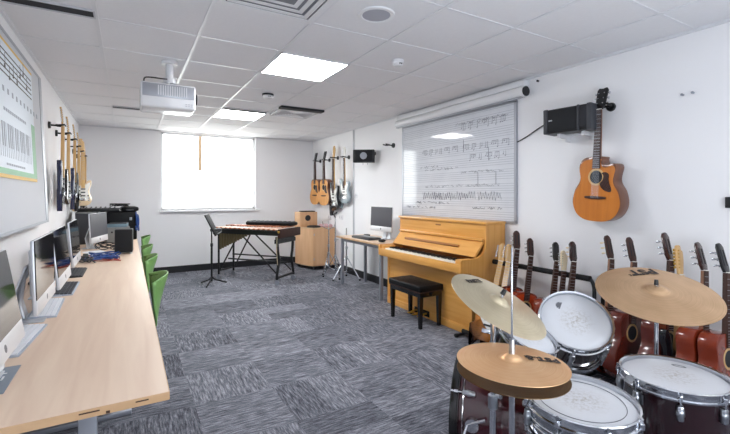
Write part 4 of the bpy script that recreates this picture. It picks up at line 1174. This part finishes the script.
# ------------------------------------------------------------------ green chairs
def chair():
    t = thing('school_chair', 'x', 'chair', (0, 0, 0), -PI / 2)
    prof = [(-.20, .425), (-.17, .438), (-.08, .432), (.03, .424), (.12, .428), (.165, .45), (.185, .50), (.20, .58), (.222, .67), (.246, .75), (.254, .79)]
    pr = cat_rom(prof, False, 3)
    NU = 14; vs = []; fs = []
    for k, (y, z) in enumerate(pr):
        tt = k / (len(pr) - 1)
        back = max(0.0, (z - .45) / .335)
        w_ = .21 + .015 * math.sin(PI * tt) - .01 * back ** 2
        for u in range(NU + 1):
            q = -1 + 2 * u / NU
            lift = (1 - back) * .02 * q * q
            fwd = back * .11 * (abs(q) ** 2.4)
            top = -.035 * (abs(q) ** 3) * (1 if tt > .9 else 0)
            vs.append((w_ * q, y - fwd, z + lift + top))
    n = NU + 1
    for k in range(len(pr) - 1):
        for u in range(NU): fs.append((k * n + u, k * n + u + 1, (k + 1) * n + u + 1, (k + 1) * n + u))
    sh = MB().add(vs, fs).build('seat_shell', M['green'], t, angle=60)
    md = sh.modifiers.new('thick', 'SOLIDIFY'); md.thickness = .007; md.offset = 0
    for sx in (-1, 1):
        MB().tube([(sx * .15, -.13, .425), (sx * .19, -.20, .02), (sx * .19, -.2, .0)], .011, 8).build('leg', M['grey_metal'], t)
        MB().tube([(sx * .15, .10, .415), (sx * .20, .22, .02), (sx * .2, .22, 0)], .011, 8).build('leg', M['grey_metal'], t)
    MB().tube([(-.15, -.13, .418), (-.15, .10, .41), (.15, .10, .41), (.15, -.13, .418)], .010, 8, closed=True).build('seat_frame', M['grey_metal'], t)
    return t
c0 = chair()
for k, (x, y, lab) in enumerate(((-.005, 3.26, 'green plastic chair nearest along the desk'), (-.012, 4.30, 'green plastic chair second along the desk'), (-.01, 5.18, 'green plastic chair third along the desk'), (.02, 6.40, 'green plastic chair farthest along the desk, near the gear'))):
    c = c0 if k == 0 else copy_tree(c0)
    c.location = (x, y, 0); c['label'] = lab; c['group'] = 'green chairs pushed in at the desk'

# ------------------------------------------------------------------ right desk
o = (3.0, 4.95, 0)
t = thing('table', 'small beech table with grey legs left of the piano', 'table', o)
MB(o).box(2.73, 3.27, 4.34, 5.56, .705, .73, .003).build('tabletop', M['beech'], t)
MB(o).box(2.7285, 2.731, 4.34, 5.56, .706, .729).build('edging', M['beech_edge'], t)
for x in (2.80, 3.20):
    for y in (4.40, 5.49):
        MB(o).box(x - .02, x + .02, y - .02, y + .02, 0, .705, .003).build('leg', M['grey_metal'], t)
m = MB(o); m.box(2.79, 2.81, 4.42, 5.47, .655, .70); m.box(3.19, 3.21, 4.42, 5.47, .655, .70); m.box(2.81, 3.19, 4.39, 4.41, .655, .70); m.box(2.81, 3.19, 5.48, 5.50, .655, .70)
m.build('frame', M['grey_metal'], t, flat=True)
imac((3.05, 4.78, DZ + .003), -PI / 2 + .02, 'silver computer on the small table left of the piano', 'computers in the room', -.04, True, .04)
boxy('midi_keyboard', 'flat dark control keyboard lying on the small table', 'keyboard', 2.80, 3.0, 4.72, 5.2, DZ, DZ + .03, M['charcoal'], 0, .006,
     parts=[('key_strip', (2.805, 2.88, 4.74, 5.18, DZ + .028, DZ + .035), M['black_plastic']), ('control_strip', (2.90, 2.99, 4.74, 5.18, DZ + .028, DZ + .033), M['grey_box'])])
mouse((2.85, 4.46, DZ + .014), PI / 2, 'black mouse on the small table beside the piano', M['black_plastic'])
boxy('hard_drive', 'little black box at the foot of the table computer', 'electronics', 2.985, 3.045, 5.08, 5.17, DZ, DZ + .045, M['black_plastic'], 0, .005, parts=[('front_plate', (2.982, 2.987, 5.09, 5.16, DZ + .008, DZ + .038), M['charcoal'])])
pts = cat_rom([(3.20, 4.56, DZ + .01), (3.15, 4.45, DZ + .06), (3.20, 4.36, DZ + .09), (3.24, 4.30, DZ + .02), (3.25, 4.30, .4), (3.26, 4.34, .12)], False, 6)
tag(MB((3.2, 4.5, DZ)).tube(pts, .005).build('computer_cable', M['black_plastic']), 'dark cable dropping behind the small table beside the piano', 'cable')
pts = cat_rom([(3.26, 5.0, .60), (3.25, 4.9, .5), (3.255, 4.75, .44), (3.25, 4.6, .5), (3.26, 4.5, .58)], False, 6)
tag(MB((3.25, 4.8, .5)).tube(pts, .005).build('computer_cable', M['white_plastic']), 'white cable looping below the small table', 'cable')

# ------------------------------------------------------------------ cabinet, cajon, stands
CX0, CY0 = 2.853, 6.75
o = (CX0, CY0, 0)
t = thing('wooden_cabinet', 'pale wooden storage cabinet on castors under the far guitars', 'cabinet', o)
poly = [(CX0, CY0), (3.265, 6.70), (3.265, 7.40), (2.80, 7.42), (2.725, 7.30), (2.722, 7.18), (2.745, 7.04), (2.795, 6.88)]
def slab_poly(pl, z0, z1):
    n = len(pl); m = MB(o)
    return m.add([(x, y, z0) for x, y in pl] + [(x, y, z1) for x, y in pl], [tuple(range(n)), tuple(range(2 * n - 1, n - 1, -1))] + [(i, (i + 1) % n, n + (i + 1) % n, n + i) for i in range(n)])
slab_poly(poly, .075, .74).build('body', M['ply'], t, angle=30)
slab_poly([(x - .006 if x < 3.2 else x, y - .006) for x, y in poly], .74, .758).build('top', M['beech_edge'], t, angle=30)
D0, D1 = Vector((CX0 + .012, CY0 - .0015, 0)), Vector((3.253, 6.7015, 0)); dn = Vector((-(D1 - D0).y, (D1 - D0).x, 0)).normalized() * -.008
slab_poly([(D0.x, D0.y), (D0.x + dn.x, D0.y + dn.y), (D1.x + dn.x, D1.y + dn.y), (D1.x, D1.y)], .09, .73).build('door', M['ply'], t, flat=True)
for z in (.2, .64):
    MB(o).cyl((CX0 + .018, CY0 - .014, z - .02), (CX0 + .018, CY0 - .014, z + .02), .006, n=8).build('hinge', M['chrome_dull'], t)
for x, y in ((CX0 + .04, CY0 + .06), (3.21, 6.78), (2.80, 7.30), (3.20, 7.33)):
    m = MB(o); m.cyl((x - .012, y, .035), (x + .012, y, .035), .035, n=16); m.box(x - .016, x + .016, y - .014, y + .014, .05, .078)
    m.build('castor', M['charcoal'], t)
o = (2.90, 7.22, .759)
t = thing('cajon', 'wooden box drum with round sound hole lying on the cabinet', 'drum', o)
m = MB(o); m.box(2.735, 3.09, 7.10, 7.36, .759, 1.03, .006); m.build('body', M['ply'], t)
MB(o).lathe([(.0001, .001), (.05, .001), (.055, 0)], 28, Matrix.Translation((2.90, 7.099, .92)) @ Matrix.Rotation(PI / 2, 4, 'X')).build('sound_hole', M['dark'], t)
tag(MB((2.93, 7.22, 1.031)).box(2.80, 3.07, 7.14, 7.30, 1.031, 1.05, .008).build('padded_bag', M['black_vinyl']), 'flat black bag lying on top of the box drum', 'bag')
tag(MB((2.94, 6.92, .759)).lathe([(.0001, .03), (.08, .032), (.12, .022), (.13, .0), (.0001, 0)], 32, Matrix.Translation((2.94, 6.92, .759))).build('practice_pad', M['black_vinyl']), 'round black practice pad on the front of the cabinet top', 'pad')
tag(MB((3.16, 6.88, .759)).box(3.08, 3.25, 6.76, 7.02, .759, .81, .018, seg=3).build('folded_cloth', M['pink']), 'folded pink cloth on the right of the cabinet top', 'cloth')

def chrome_stand(loc, hgt, lab, spread=.24, boom=None, mat=None, rz=0.0, group='chrome drum hardware stands', topz=None, name='cymbal_stand', double=True):
    """tripod stand with legs, tube, collar and clamp; origin on the floor"""
    mat = mat or M['chrome']
    t = thing(name, lab, 'stand', loc, rz, group)
    MB().cyl((0, 0, .10), (0, 0, hgt * .62), .0127, n=14).build('lower_tube', mat, t)
    MB().cyl((0, 0, hgt * .60), (0, 0, hgt), .0095, n=12).build('upper_tube', mat, t)
    m = MB(); m.cyl((0, 0, hgt * .62 - .03), (0, 0, hgt * .62 + .02), .019, n=16); m.cyl((0, 0, hgt * .62), (.04, 0, hgt * .62), .006, n=8); m.box(.035, .05, -.014, .014, hgt * .62 - .006, hgt * .62 + .006, .003); m.build('height_clamp', M['chrome_dull'], t)
    m = MB(); m.cyl((0, 0, .32), (0, 0, .37), .02, n=16); m.build('leg_collar', M['chrome_dull'], t)
    for k in range(3):
        a = 2 * PI * k / 3 + .4
        d = Vector((math.cos(a), math.sin(a), 0))
        s_ = Vector((-d.y, d.x, 0)) * .008
        m = MB()
        for q in ((-1, 1) if double else (0,)):
            m.tube([Vector((0, 0, .345)) + d * .018 + s_ * q, d * spread + Vector((0, 0, .022)) + s_ * q], .0045, 6)
            m.tube([Vector((0, 0, .12)) + d * .012 + s_ * q, d * (spread * .55) + Vector((0, 0, .17)) + s_ * q], .004, 6)
        lg = m.build('leg', mat, t)
        m = MB(); m.ball(d * spread + Vector((0, 0, .015)), .018, 10, (1, 1, .85)); m.build('rubber_foot', M['rubber'], lg)
    return t
chrome_stand((2.93, 6.0, 0), 1.0, 'chrome stand folded beside the wooden cabinet, the taller of the pair', .20)
chrome_stand((3.02, 5.78, 0), .82, 'chrome stand close to the small table leg, the shorter of the pair', .24, rz=.7)
t = chrome_stand((2.98, 6.36, 0), .78, 'chrome snare stand with open arms against the cabinet side', .17, rz=1.2)
for k in range(3):
    a = 2 * PI * k / 3
    MB().tube([(0, 0, .76), (.10 * math.cos(a), .10 * math.sin(a), .80), (.13 * math.cos(a), .13 * math.sin(a), .90)], .007, 8).build('basket_arm', M['chrome'], t)
t = bpy.data.objects['cymbal_stand']
MB().tube([(0, 0, .98), (-.03, 0, 1.03), (.04, .02, 1.06)], .012, 8).build('tilter', M['black_metal'], t)

# ------------------------------------------------------------------ marimba
A_ = Vector((1.94, 5.78, 0)); B_ = Vector((2.36, 6.20, 0))      # the wide end
ax = Vector((-.87, 1.08, 0)).normalized()
mid = (A_ + B_) / 2 + ax * .03
rz = math.atan2(-ax.x, ax.y)     # local +y points to the narrow end
t = thing('marimba', 'wooden barred marimba on a black wheeled frame by the back wall', 'marimba', (mid.x, mid.y, 0), rz)
L_ = 1.22; wa, wb = .275, .20
TZ = .82
m = MB()
for s_ in (-1, 1):
    m.add([(s_ * wa, 0, TZ - .08), (s_ * (wa - .025), 0, TZ - .08), (s_ * (wb - .025), L_, TZ - .08), (s_ * wb, L_, TZ - .08), (s_ * wa, 0, TZ - .01), (s_ * (wa - .025), 0, TZ - .01), (s_ * (wb - .025), L_, TZ - .01), (s_ * wb, L_, TZ - .01)],
          [(0, 1, 2, 3), (7, 6, 5, 4), (0, 4, 5, 1), (1, 5, 6, 2), (2, 6, 7, 3), (3, 7, 4, 0)])
m.build('rail', M['ebony'], t, flat=True)
MB().box(-wa - .02, wa + .02, -.05, .0, TZ - .11, TZ + .02, .01).build('end_block', M['rosewood'], t)
MB().box(-wb - .02, wb + .02, L_, L_ + .035, TZ - .10, TZ + .0, .008).build('end_block', M['black_metal'], t)
MB().ball((-wa - .02, -.02, TZ - .02), .02, 12).build('corner_knob', M['brass'], t)
nb = 26
for k in range(nb):
    f = k / (nb - 1); y = .02 + f * (L_ - .06); w_ = wa * (1 - f) + wb * f; bw = (L_ - .04) / nb * .86
    MB().box(-w_ + .0, -.015, y, y + bw, TZ, TZ + .018, .003, seg=1).build('natural_bar', M['barwood'] if k % 2 else M['barpale'], t)
for k in range(nb - 1):
    if k % 7 in (2, 6): continue
    f = k / (nb - 1); y = .045 + f * (L_ - .06); w_ = wa * (1 - f) + wb * f; bw = (L_ - .04) / nb * .86
    MB().box(.015, w_ - .0, y, y + bw, TZ + .02, TZ + .038, .003, seg=1).build('accidental_bar', M['barwood'], t)
# resonator wing, deepest at the narrow end as seen from the room
m = MB()
for k in range(22):
    f = k / 21; y = .06 + f * (L_ - .12); w_ = wa * (1 - f) + wb * f
    dep = .05 if f < .45 else .05 + (f - .45) / .55 * .26
    dep = min(dep, .27) if f < .93 else dep
    m.cyl((-w_ + .04, y, TZ - .03), (-w_ + .04, y, TZ - .03 - dep), .0235, n=10)
m.build('resonators', M['olive'], t)
m = MB(); m.box(-wa + .03, wa - .03, .03, .07, TZ - .15, TZ - .10)
for s_ in (-1, 1):
    x = s_ * (wa - .05)
    m.tube(cat_rom([(x, .05, TZ - .1), (x * .92, .05, .50), (x * .80, .05, .36), (x * 1.02, .05, .16), (x * 1.02, .05, .085)], False, 5), .021, 8)
m.cyl((-wa + .03, .05, .11), (wa - .03, .05, .11), .019, n=8); m.box(-wa + .02, wa - .02, .02, .08, TZ - .20, TZ - .14)
m.build('end_frame', M['black_metal'], t)
m = MB()
for s_ in (-1, 1):
    x = s_ * (wb - .02)
    m.tube([(x, L_ - .05, TZ - .08), (x, L_ - .05, .08)], .016, 8)
m.cyl((-wb + .02, L_ - .05, .14), (wb - .02, L_ - .05, .14), .013, n=8)
m.build('end_frame', M['black_metal'], t)
for (x, y) in ((-wa + .04, .05), (wa - .04, .05), (-wb + .02, L_ - .05), (wb - .02, L_ - .05)):
    m = MB(); m.cyl((x - .012, y, .038), (x + .012, y, .038), .038, n=16); m.cyl((x, y, .06), (x, y, .10), .012, n=8); m.build('castor', M['grey_metal'], t)
m = MB(); m.cyl((.05, .05, .30), (.05, L_ - .05, .30), .012, n=8); m.cyl((wa * .6, .05, .36), (wb * .8, L_ - .05, .36), .012, n=8); m.build('stretcher', M['black_metal'], t)
for s_ in (-1, 1):
    MB().cyl((s_ * .2, .07, .16), (s_ * .16, .75, TZ - .09), .012, n=8).build('brace', M['black_metal'], t)
    MB().cyl((s_ * .18, L_ - .08, .16), (s_ * .16, .80, TZ - .09), .012, n=8).build('brace', M['black_metal'], t)
MB().tube([(-wa + .0, .02, TZ - .1), (-wa + .02, .04, .5), (-wa + .06, .05, .3)], .005, 6).build('damper_cord', M['cream'], t)
# black cover lying along the far side
o = (2.42, 6.78, .86)
q0 = Vector((2.36, 6.30, .80)); 
c_ = Vector((mid.x, mid.y, 0)) + ax * .62 + Vector((ax.y, -ax.x, 0)) * .20
t = thing('xylophone_cover', 'long black padded cover lying over the back half of the marimba', 'cover', (c_.x, c_.y, TZ + .040), rz)
m = MB(); m.box(-.09, .13, -.60, .26, 0, .055, .02, seg=3)
m.build('padded_sheet', M['black_vinyl'], t)
m = MB()
for k in range(10): m.box(-.085, .125, -.56 + k * .085, -.535 + k * .085, .05, .064, .005)
m.build('quilted_ribs', M['charcoal'], t)

# music stand
o = (1.09, 6.46, 0)
t = thing('music_stand', 'black music stand at the left end of the marimba', 'music stand', o, -.27)
for k in range(3):
    a = 2 * PI * k / 3 + .3
    m = MB(); m.tube([(0, 0, .12), (.05 * math.cos(a), .05 * math.sin(a), .07), (.22 * math.cos(a), .22 * math.sin(a), .012)], .011, 8); m.build('leg', M['black_metal'], t)
MB().cyl((0, 0, .05), (0, 0, .60), .015, n=14).build('lower_tube', M['black_metal'], t)
MB().cyl((0, 0, .58), (0, 0, .84), .010, n=12).build('upper_tube', M['black_metal'], t)
MB().cyl((0, 0, .575), (0, 0, .62), .02, n=14).build('collar', M['black_plastic'], t)
MB().box(-.02, .14, -.03, .03, .80, .84, .006).build('tilt_head', M['charcoal'], t)
R = Matrix.Translation((.0, 0, .905)) @ Matrix.Rotation(math.radians(-26), 4, 'Y')
m = MB(); m.box(-.008, .008, -.24, .24, -.165, .165, .004, mtx=R); m.build('desk', M['rubber'], t)
m = MB(); m.box(-.01, .06, -.24, .24, -.173, -.163, .002, mtx=R); m.build('lip', M['black_metal'], t)

# ------------------------------------------------------------------ drum kit
def align(n_, spin=0.0):
    return Vector((0, 0, 1)).rotation_difference(Vector(n_).normalized()) @ Quaternion((0, 0, 1), spin)
def drum(name, lab, loc, nrm, d, h, shell, lugs, spin=0.0, head=True, hoop=None, group='drums of the kit', headmark=None, cat='drum', ring=False, head_r=None):
    """origin at the batter head centre; local +z is the head normal"""
    t = thing(name, lab, cat, loc, rot=align(nrm, spin), group=group)
    r = d / 2; hoop = hoop or M['chrome']
    MB().lathe([(r, -.012), (r, -h + .012), (r - .008, -h + .012), (r - .008, -.012)], 64, closed=True).build('shell', shell, t)
    hm = MB().lathe([(.0001, .0), (r * .6, .0), (r * .97, -.001), (r + .003, -.006), (r + .003, -.014)], 64)
    hd = hm.build('batter_head', drumhead_mat('head_' + name, r), t)
    MB().lathe([(.0001, -h), (r * .97, -h + .001), (r + .003, -h + .006), (r + .003, -h + .014)], 64).build('resonant_head', M['white_plastic'], t)
    for nm, z, s_ in (('batter_hoop', 0, 1), ('resonant_hoop', -h, -1)):
        MB().lathe([(r + .004, z + s_ * .010), (r + .012, z + s_ * .013), (r + .014, z + s_ * .009), (r + .010, z - s_ * .002), (r + .010, z - s_ * .018), (r + .016, z - s_ * .021), (r + .016, z - s_ * .027), (r + .005, z - s_ * .026), (r + .004, z)], 64, closed=True).build(nm, hoop, t)
    for k in range(lugs):
        a = 2 * PI * k / lugs + .2
        c, s_ = math.cos(a), math.sin(a)
        Rm = Matrix.Rotation(a, 4, 'Z')
        m = MB(); zc = -.07 if h > .18 else -h / 2
        m.box(r - .001, r + .022, -.011, .011, zc - .03, zc + .03, .007, mtx=Rm); m.ball((r + .012, 0, zc), .017, 10, (.8, .9, 1.3), mtx=Rm)
        lg = m.build('lug', M['chrome_dull'], t)
        m = MB(); m.cyl((r + .017, 0, zc + .02), (r + .017, 0, .006), .0032, n=8, mtx=Rm); m.cyl((r + .017, 0, -.022), (r + .017, 0, -.004), .008, n=8, mtx=Rm); m.box(r + .013, r + .021, -.004, .004, .0, .012, mtx=Rm)
        if h <= .18: m.cyl((r + .017, 0, -.02), (r + .017, 0, -h + .02), .0032, n=8, mtx=Rm)
        m.build('tension_rod', M['chrome'], lg)
        if h > .18:
            m = MB(); zc2 = -h + .07
            m.box(r - .001, r + .022, -.011, .011, zc2 - .03, zc2 + .03, .007, mtx=Rm)
            l2 = m.build('lug', M['chrome_dull'], t)
            m = MB(); m.cyl((r + .017, 0, zc2 - .02), (r + .017, 0, -h - .006), .0032, n=8, mtx=Rm); m.build('tension_rod', M['chrome'], l2)
    if ring:
        MB().torus(r * .82, .0013, .0006, 64, 6).build('damper_ring', M['logo_grey'], t)
    return t
FW = Vector((.5027, .8645, 0)); RT = Vector((.8645, -.5027, 0)); UP = Vector((0, 0, 1))
def cv(lat, dep, z): return tuple(RT * lat + FW * dep + UP * z)
# snare
sn = drum('snare_drum', 'chrome snare drum with white head in the front of the kit', cv(.792, 1.50, .588), Vector((-.02, -.03, 1)), .356, .14, M['snare_shell'], 8, ring=True)
m = MB(); m.box(.175, .20, -.03, .03, -.10, -.04, .004, mtx=Matrix.Rotation(-2.0, 4, 'Z')); m.build('strainer', M['chrome_dull'], sn)
m = MB(); m.torus(.180, .0035, -.062, 64, 6); m.torus(.180, .0035, -.080, 64, 6); m.build('shell_bead', M['chrome'], sn)
# floor tom
ft = drum('floor_tom', 'dark maroon floor tom with white head below the ride cymbal', cv(1.295, 1.71, .585), Vector((-.01, .0, 1)) , .365, .36, M['maroon_dark'], 8, spin=.3)
for k in range(3):
    a = 2 * PI * k / 3 - 2.0
    Rm = Matrix.Rotation(a, 4, 'Z')
    m = MB(); m.tube([(.215, 0, -.16), (.215, 0, -.52), (.228, 0, -.555), (.233, 0, -.57)], .0065, 8, mtx=Rm); lg = m.build('leg', M['chrome'], ft)
    m = MB(); m.ball((.233, 0, -.568), .014, 10, mtx=Rm); m.build('rubber_foot', M['rubber'], lg)
    m = MB(); m.box(.191, .225, -.018, .018, -.26, -.20, .006, mtx=Rm); m.build('leg_bracket', M['chrome_dull'], ft)
MB().torus(.018, .003, .001, 24, 6, mtx=Matrix.Translation((.125, -.006, 0)) @ Matrix.Rotation(PI / 2, 4, 'Z') @ Matrix.Diagonal((1.3, .5, .4, 1))).build('head_print', M['logo_grey'], ft)
MB().prism([(-.04, -.02), (.04, -.02), (.04, .02), (-.04, .02)], -.1855, -.180, mtx=Matrix.Translation((0, 0, -.07)) @ Matrix.Rotation(-2.25, 4, 'Z')).build('badge', M['charcoal'], ft)
# rack toms
TN = Vector((-.15, -.62, .70))
tom1 = drum('rack_tom', 'rack tom with large white head facing the camera left of the ride cymbal', cv(1.084, 2.10, .695), -FW * .66 + RT * (-.16) + UP * .78, .325, .20, M['maroon_dark'], 6, spin=.4)
m = MB()
for k in range(5): m.box(-.004, .004, .004, .022, .0004, .0012, mtx=Matrix.Translation((.055, .088, 0)) @ Matrix.Rotation(-1.0 + k * .5, 4, 'Z'))
m.box(-.022, .022, -.004, .004, .0004, .0012, mtx=Matrix.Translation((.055, .088, 0)))
m.build('head_logo', M['logo_grey'], tom1, flat=True)
tom2 = drum('rack_tom', 'rack tom half hidden behind the tilted crash cymbal', cv(.735, 1.83, .712), -FW * .30 + RT * .30 + UP * .90, .235, .13, M['maroon_dark'], 6, spin=.1)
# bass drum: axis from the drummer (near right) to the front (far left)
bn = (-.93 * RT + .37 * FW).normalized()
bc = Vector(cv(.69, 2.02, 0))
BR = .25
bd = drum('bass_drum', 'deep maroon bass drum lying on its side beneath the cymbals', tuple(bc + bn * .215 + UP * (BR + .012)), bn, BR * 2, .40, M['maroon'], 8, spin=.35, hoop=M['black_gloss'])
for s_ in (-1, 1):
    # spurs: bracket disc on the shell and a rod to the floor
    q = align(bn, .35).inverted()
    side = UP.cross(bn).normalized() * s_
    pt = bn * -.09 + side * (BR * .98) + UP * .045
    ft_ = bn * .03 + side * (BR + .16) + UP * (-BR - .004)
    m = MB(); m.cyl(q @ (pt - side * .012), q @ (pt + side * .018), .034, .03, 20); br_ = m.build('spur_bracket', M['chrome'], bd)
    m = MB(); m.cyl(q @ (pt + side * .012 + bn * .02), q @ ft_, .0075, n=10); m.cyl(q @ (pt + side * .012 + bn * .02), q @ (pt + side * .02 - bn * .06 + UP * .04), .0075, n=10); m.build('spur_rod', M['chrome'], br_)
m = MB(); q = align(bn, .35).inverted(); m.cyl(q @ (bn * -.2 + UP * (BR - .005)), q @ (bn * -.2 + UP * (BR + .16)), .014, n=12)
m.cyl(q @ (bn * -.2 + UP * (BR + .15) - side * .12), q @ (bn * -.2 + UP * (BR + .15) + side * .12), .010, n=10); m.build('tom_mount', M['chrome'], bd)

MB().torus(BR + .001, .0035, -.045, 64, 8).build('chrome_band', M['chrome'], bd)
# cymbals
def cymbal(lab, loc, nrm, d, mat, spin=0.0, bow=.02, bell=.022, group='cymbals of the kit', name='cymbal', marks=(), flip=False, bell_r=None):
    t = thing(name, lab, 'cymbal', loc, rot=align(nrm, spin), group=group)
    R = d / 2; rb = bell_r or R * .19
    top = []
    for k in range(9):
        a = k / 8
        top.append((max(.006, rb * a), bow + bell * (1 - a ** 2.2)))
    for k in range(1, 15):
        a = k / 14; r = rb + (R - rb) * a
        top.append((r, bow * (1 - a ** 1.6)))
    prof = top + [(r, z - .0016) for r, z in top[::-1]]
    if flip: prof = [(r, -z) for r, z in prof]
    MB().lathe(prof, 72, closed=True).build('plate', mat, t, angle=50)
    for (txt, size, px, py, ang, bold) in marks:
        rr_ = math.hypot(px, py); a = (rr_ - rb) / (R - rb); z = bow * (1 - a ** 1.6) + .0006
        nslope = bow * 1.6 * (a ** .6) / (R - rb)
        di = Vector((px, py, 0)).normalized()
        tilt = Quaternion(Vector((-di.y, di.x, 0)), math.atan(nslope)).to_matrix().to_4x4()
        text_mesh(txt, size, 'logo_print', M['ink'], t, Matrix.Translation((px, py, z + .001)) @ tilt @ Matrix.Rotation(ang, 4, 'Z'), .0006, bold)
    return t
hatpos = Vector(cv(.490, 1.36, .0))
HZ = .784
hn = Vector((.0, .0, 1)) + RT * .03
cymbal('upper hi-hat cymbal, copper-coloured, in the front of the kit', tuple(hatpos + UP * HZ), hn, .358, M['cym_hat'], 0, .012, .018, name='hi_hat_cymbal',
       marks=[('PST 5', .048, .095, -.045, PI - .55, True), ('PAISTE', .02, .075, -.025, PI - .55, False)])
cymbal('lower hi-hat cymbal, dull bronze, right under the copper one', tuple(hatpos + UP * (HZ - .036)), hn, .358, M['cym_under'], 0, .022, .018, name='hi_hat_cymbal', flip=True)
st = chrome_stand(tuple(hatpos), .72, 'hi-hat stand with tall thin rod carrying the copper cymbals', .24, rz=.5, name='hi_hat_stand')
MB().cyl((0, 0, .70), (0, 0, 1.165), .0035, n=8).build('pull_rod', M['chrome'], st)
MB().cyl((0, 0, .80), (0, 0, .86), .011, .009, 14).build('clutch', M['chrome_dull'], st)
MB().cyl((0, 0, .69), (0, 0, .706), .022, n=16).build('cymbal_seat', M['rubber'], st)
m = MB(); m.box(-.04, .04, -.27, -.02, .02, .035, .006); m.build('pedal', M['chrome_dull'], st)
# crash
CN = -FW * .275 + RT * .385 + UP * .875
cp = Vector(cv(.528, 1.62, .908))
cymbal('pale tilted crash cymbal left of the thin hi-hat rod', tuple(cp), CN, .40, M['cym_crash'], 0, .016, .018, marks=[('PAISTE', .034, -.02, .135, .2, True)])
cst = chrome_stand((cp.x - .028, cp.y + .0, 0), .86, 'chrome stand carrying the tilted crash cymbal', .24, rz=.2)
m = MB(); m.cyl(Vector((0, 0, .85)), Vector((cp.x, cp.y, cp.z)) - Vector((cp.x - .028, cp.y, 0)) + CN.normalized() * .06, .005, n=8)
m.build('tilter', M['chrome'], cst)
m = MB(); e = Vector((.028, 0, cp.z)) + CN.normalized() * .045; m.cyl(e, e + CN.normalized() * .022, .010, .008, 12); m.build('wing_nut', M['black_plastic'], cst)
# ride
RN = UP * .93 - FW * .30 - RT * .09
rp = Vector(cv(1.415, 1.98, .865))
cymbal('large flat ride cymbal over the floor tom', tuple(rp), RN, .52, M['cym_ride'], 0, .018, .02, bell_r=.055, marks=[('PST', .085, .14, .135, 1.05 + PI / 2 , True), ('PAISTE', .026, .085, .135, 1.05 + PI / 2, False)])
rst = chrome_stand((rp.x - .0, rp.y, 0), .84, 'chrome stand carrying the large ride cymbal', .25, rz=.9)
MB().cyl((0, 0, .83), (0, 0, .925), .005, n=8).build('cymbal_rod', M['chrome'], rst)
MB().cyl((0, 0, .906), (0, 0, .93), .010, .008, 12).build('wing_nut', M['black_plastic'], rst)
m = MB(); m.cyl((0, 0, .79), (0, 0, .83), .019, n=16); m.cyl((-.03, 0, .81), (.03, 0, .81), .012, n=12); m.build('tilter', M['chrome_dull'], rst)
# snare stand
sst = chrome_stand((sn.location.x, sn.location.y, 0), .38, 'chrome basket stand under the snare drum', .22, rz=.1, name='snare_stand')
for k in range(3):
    a = 2 * PI * k / 3 + .5
    MB().tube([(0, 0, .375), (.12 * math.cos(a), .12 * math.sin(a), .40), (.197 * math.cos(a), .197 * math.sin(a), .414), (.208 * math.cos(a), .208 * math.sin(a), .46)], .007, 8).build('basket_arm', M['chrome'], sst)

# added fill lamp near the camera, aimed up to brighten the ceiling
fl = bpy.data.lights.new('ceiling_fill', 'AREA'); fl.shape = 'DISK'; fl.size = 1.6; fl.energy = 22; fl.color = (.84, .91, 1.0)
fo = bpy.data.objects.new('ceiling_fill', fl); COL.objects.link(fo); fo.location = (1.2, -.6, .9); fo.rotation_euler = (math.radians(150), 0, 0)
FRONT_SKY, BACK_SKY = .6, 4.3
# ------------------------------------------------------------------ world, camera
wd = bpy.data.worlds.new('sky'); SC.world = wd; wd.use_nodes = True
nt = wd.node_tree; N, L = nt.nodes, nt.links
tc = N.new('ShaderNodeTexCoord'); sp_ = N.new('ShaderNodeSeparateXYZ'); L.new(tc.outputs['Generated'], sp_.inputs[0])
cr = N.new('ShaderNodeValToRGB')          # overcast sky over darker ground; brighter towards the far end of the room
mr = N.new('ShaderNodeMapRange'); mr.inputs[1].default_value = -1; mr.inputs[2].default_value = 1
L.new(sp_.outputs['Z'], mr.inputs[0]); L.new(mr.outputs[0], cr.inputs['Fac'])
e = cr.color_ramp.elements
e[0].position = .42; e[0].color = (.60, .59, .57, 1)
e[1].position = .53; e[1].color = (1, 1, 1, 1)
e3 = e.new(1.0); e3.color = (.95, .97, 1, 1)
my = N.new('ShaderNodeMapRange'); my.inputs[1].default_value = -.3; my.inputs[2].default_value = .3; my.inputs[3].default_value = FRONT_SKY; my.inputs[4].default_value = BACK_SKY
L.new(sp_.outputs['Y'], my.inputs[0])
bgn = N['Background']; L.new(cr.outputs['Color'], bgn.inputs[0]); L.new(my.outputs[0], bgn.inputs[1])
for (x0, x1, z0, z1, y, rx) in ((W0, W1, WZ0, WZ1, YB + .04, -PI / 2), (F0, F1, FZ0, FZ1, YF - .03, PI / 2)):
    pl = bpy.data.lights.new('window_portal', 'AREA'); pl.shape = 'RECTANGLE'; pl.size = x1 - x0; pl.size_y = z1 - z0
    po = bpy.data.objects.new('window_portal', pl); COL.objects.link(po)
    po.location = ((x0 + x1) / 2, y, (z0 + z1) / 2); po.rotation_euler = (rx, 0, 0)
    pl.cycles.is_portal = True

cam = bpy.data.cameras.new('camera'); co = bpy.data.objects.new('camera', cam); COL.objects.link(co)
F_PX, VX, HY = 407.76, 127.81, 195.5
yaw = math.atan((365 - VX) / F_PX)
co.location = (0, 0, 1.339); co.rotation_euler = (PI / 2, 0, -yaw)
cam.sensor_width = 36; cam.sensor_fit = 'HORIZONTAL'; cam.lens = F_PX / 730 * 36
cam.shift_y = (HY - 217) / 730
cam.clip_start = .05
SC.camera = co
SC.view_settings.view_transform = 'Standard'; SC.view_settings.look = 'None'
SC.view_settings.exposure = 1.18; SC.view_settings.gamma = 1.0; SC.view_settings.use_curve_mapping = False
SC.cycles.max_bounces = 8; SC.cycles.diffuse_bounces = 5
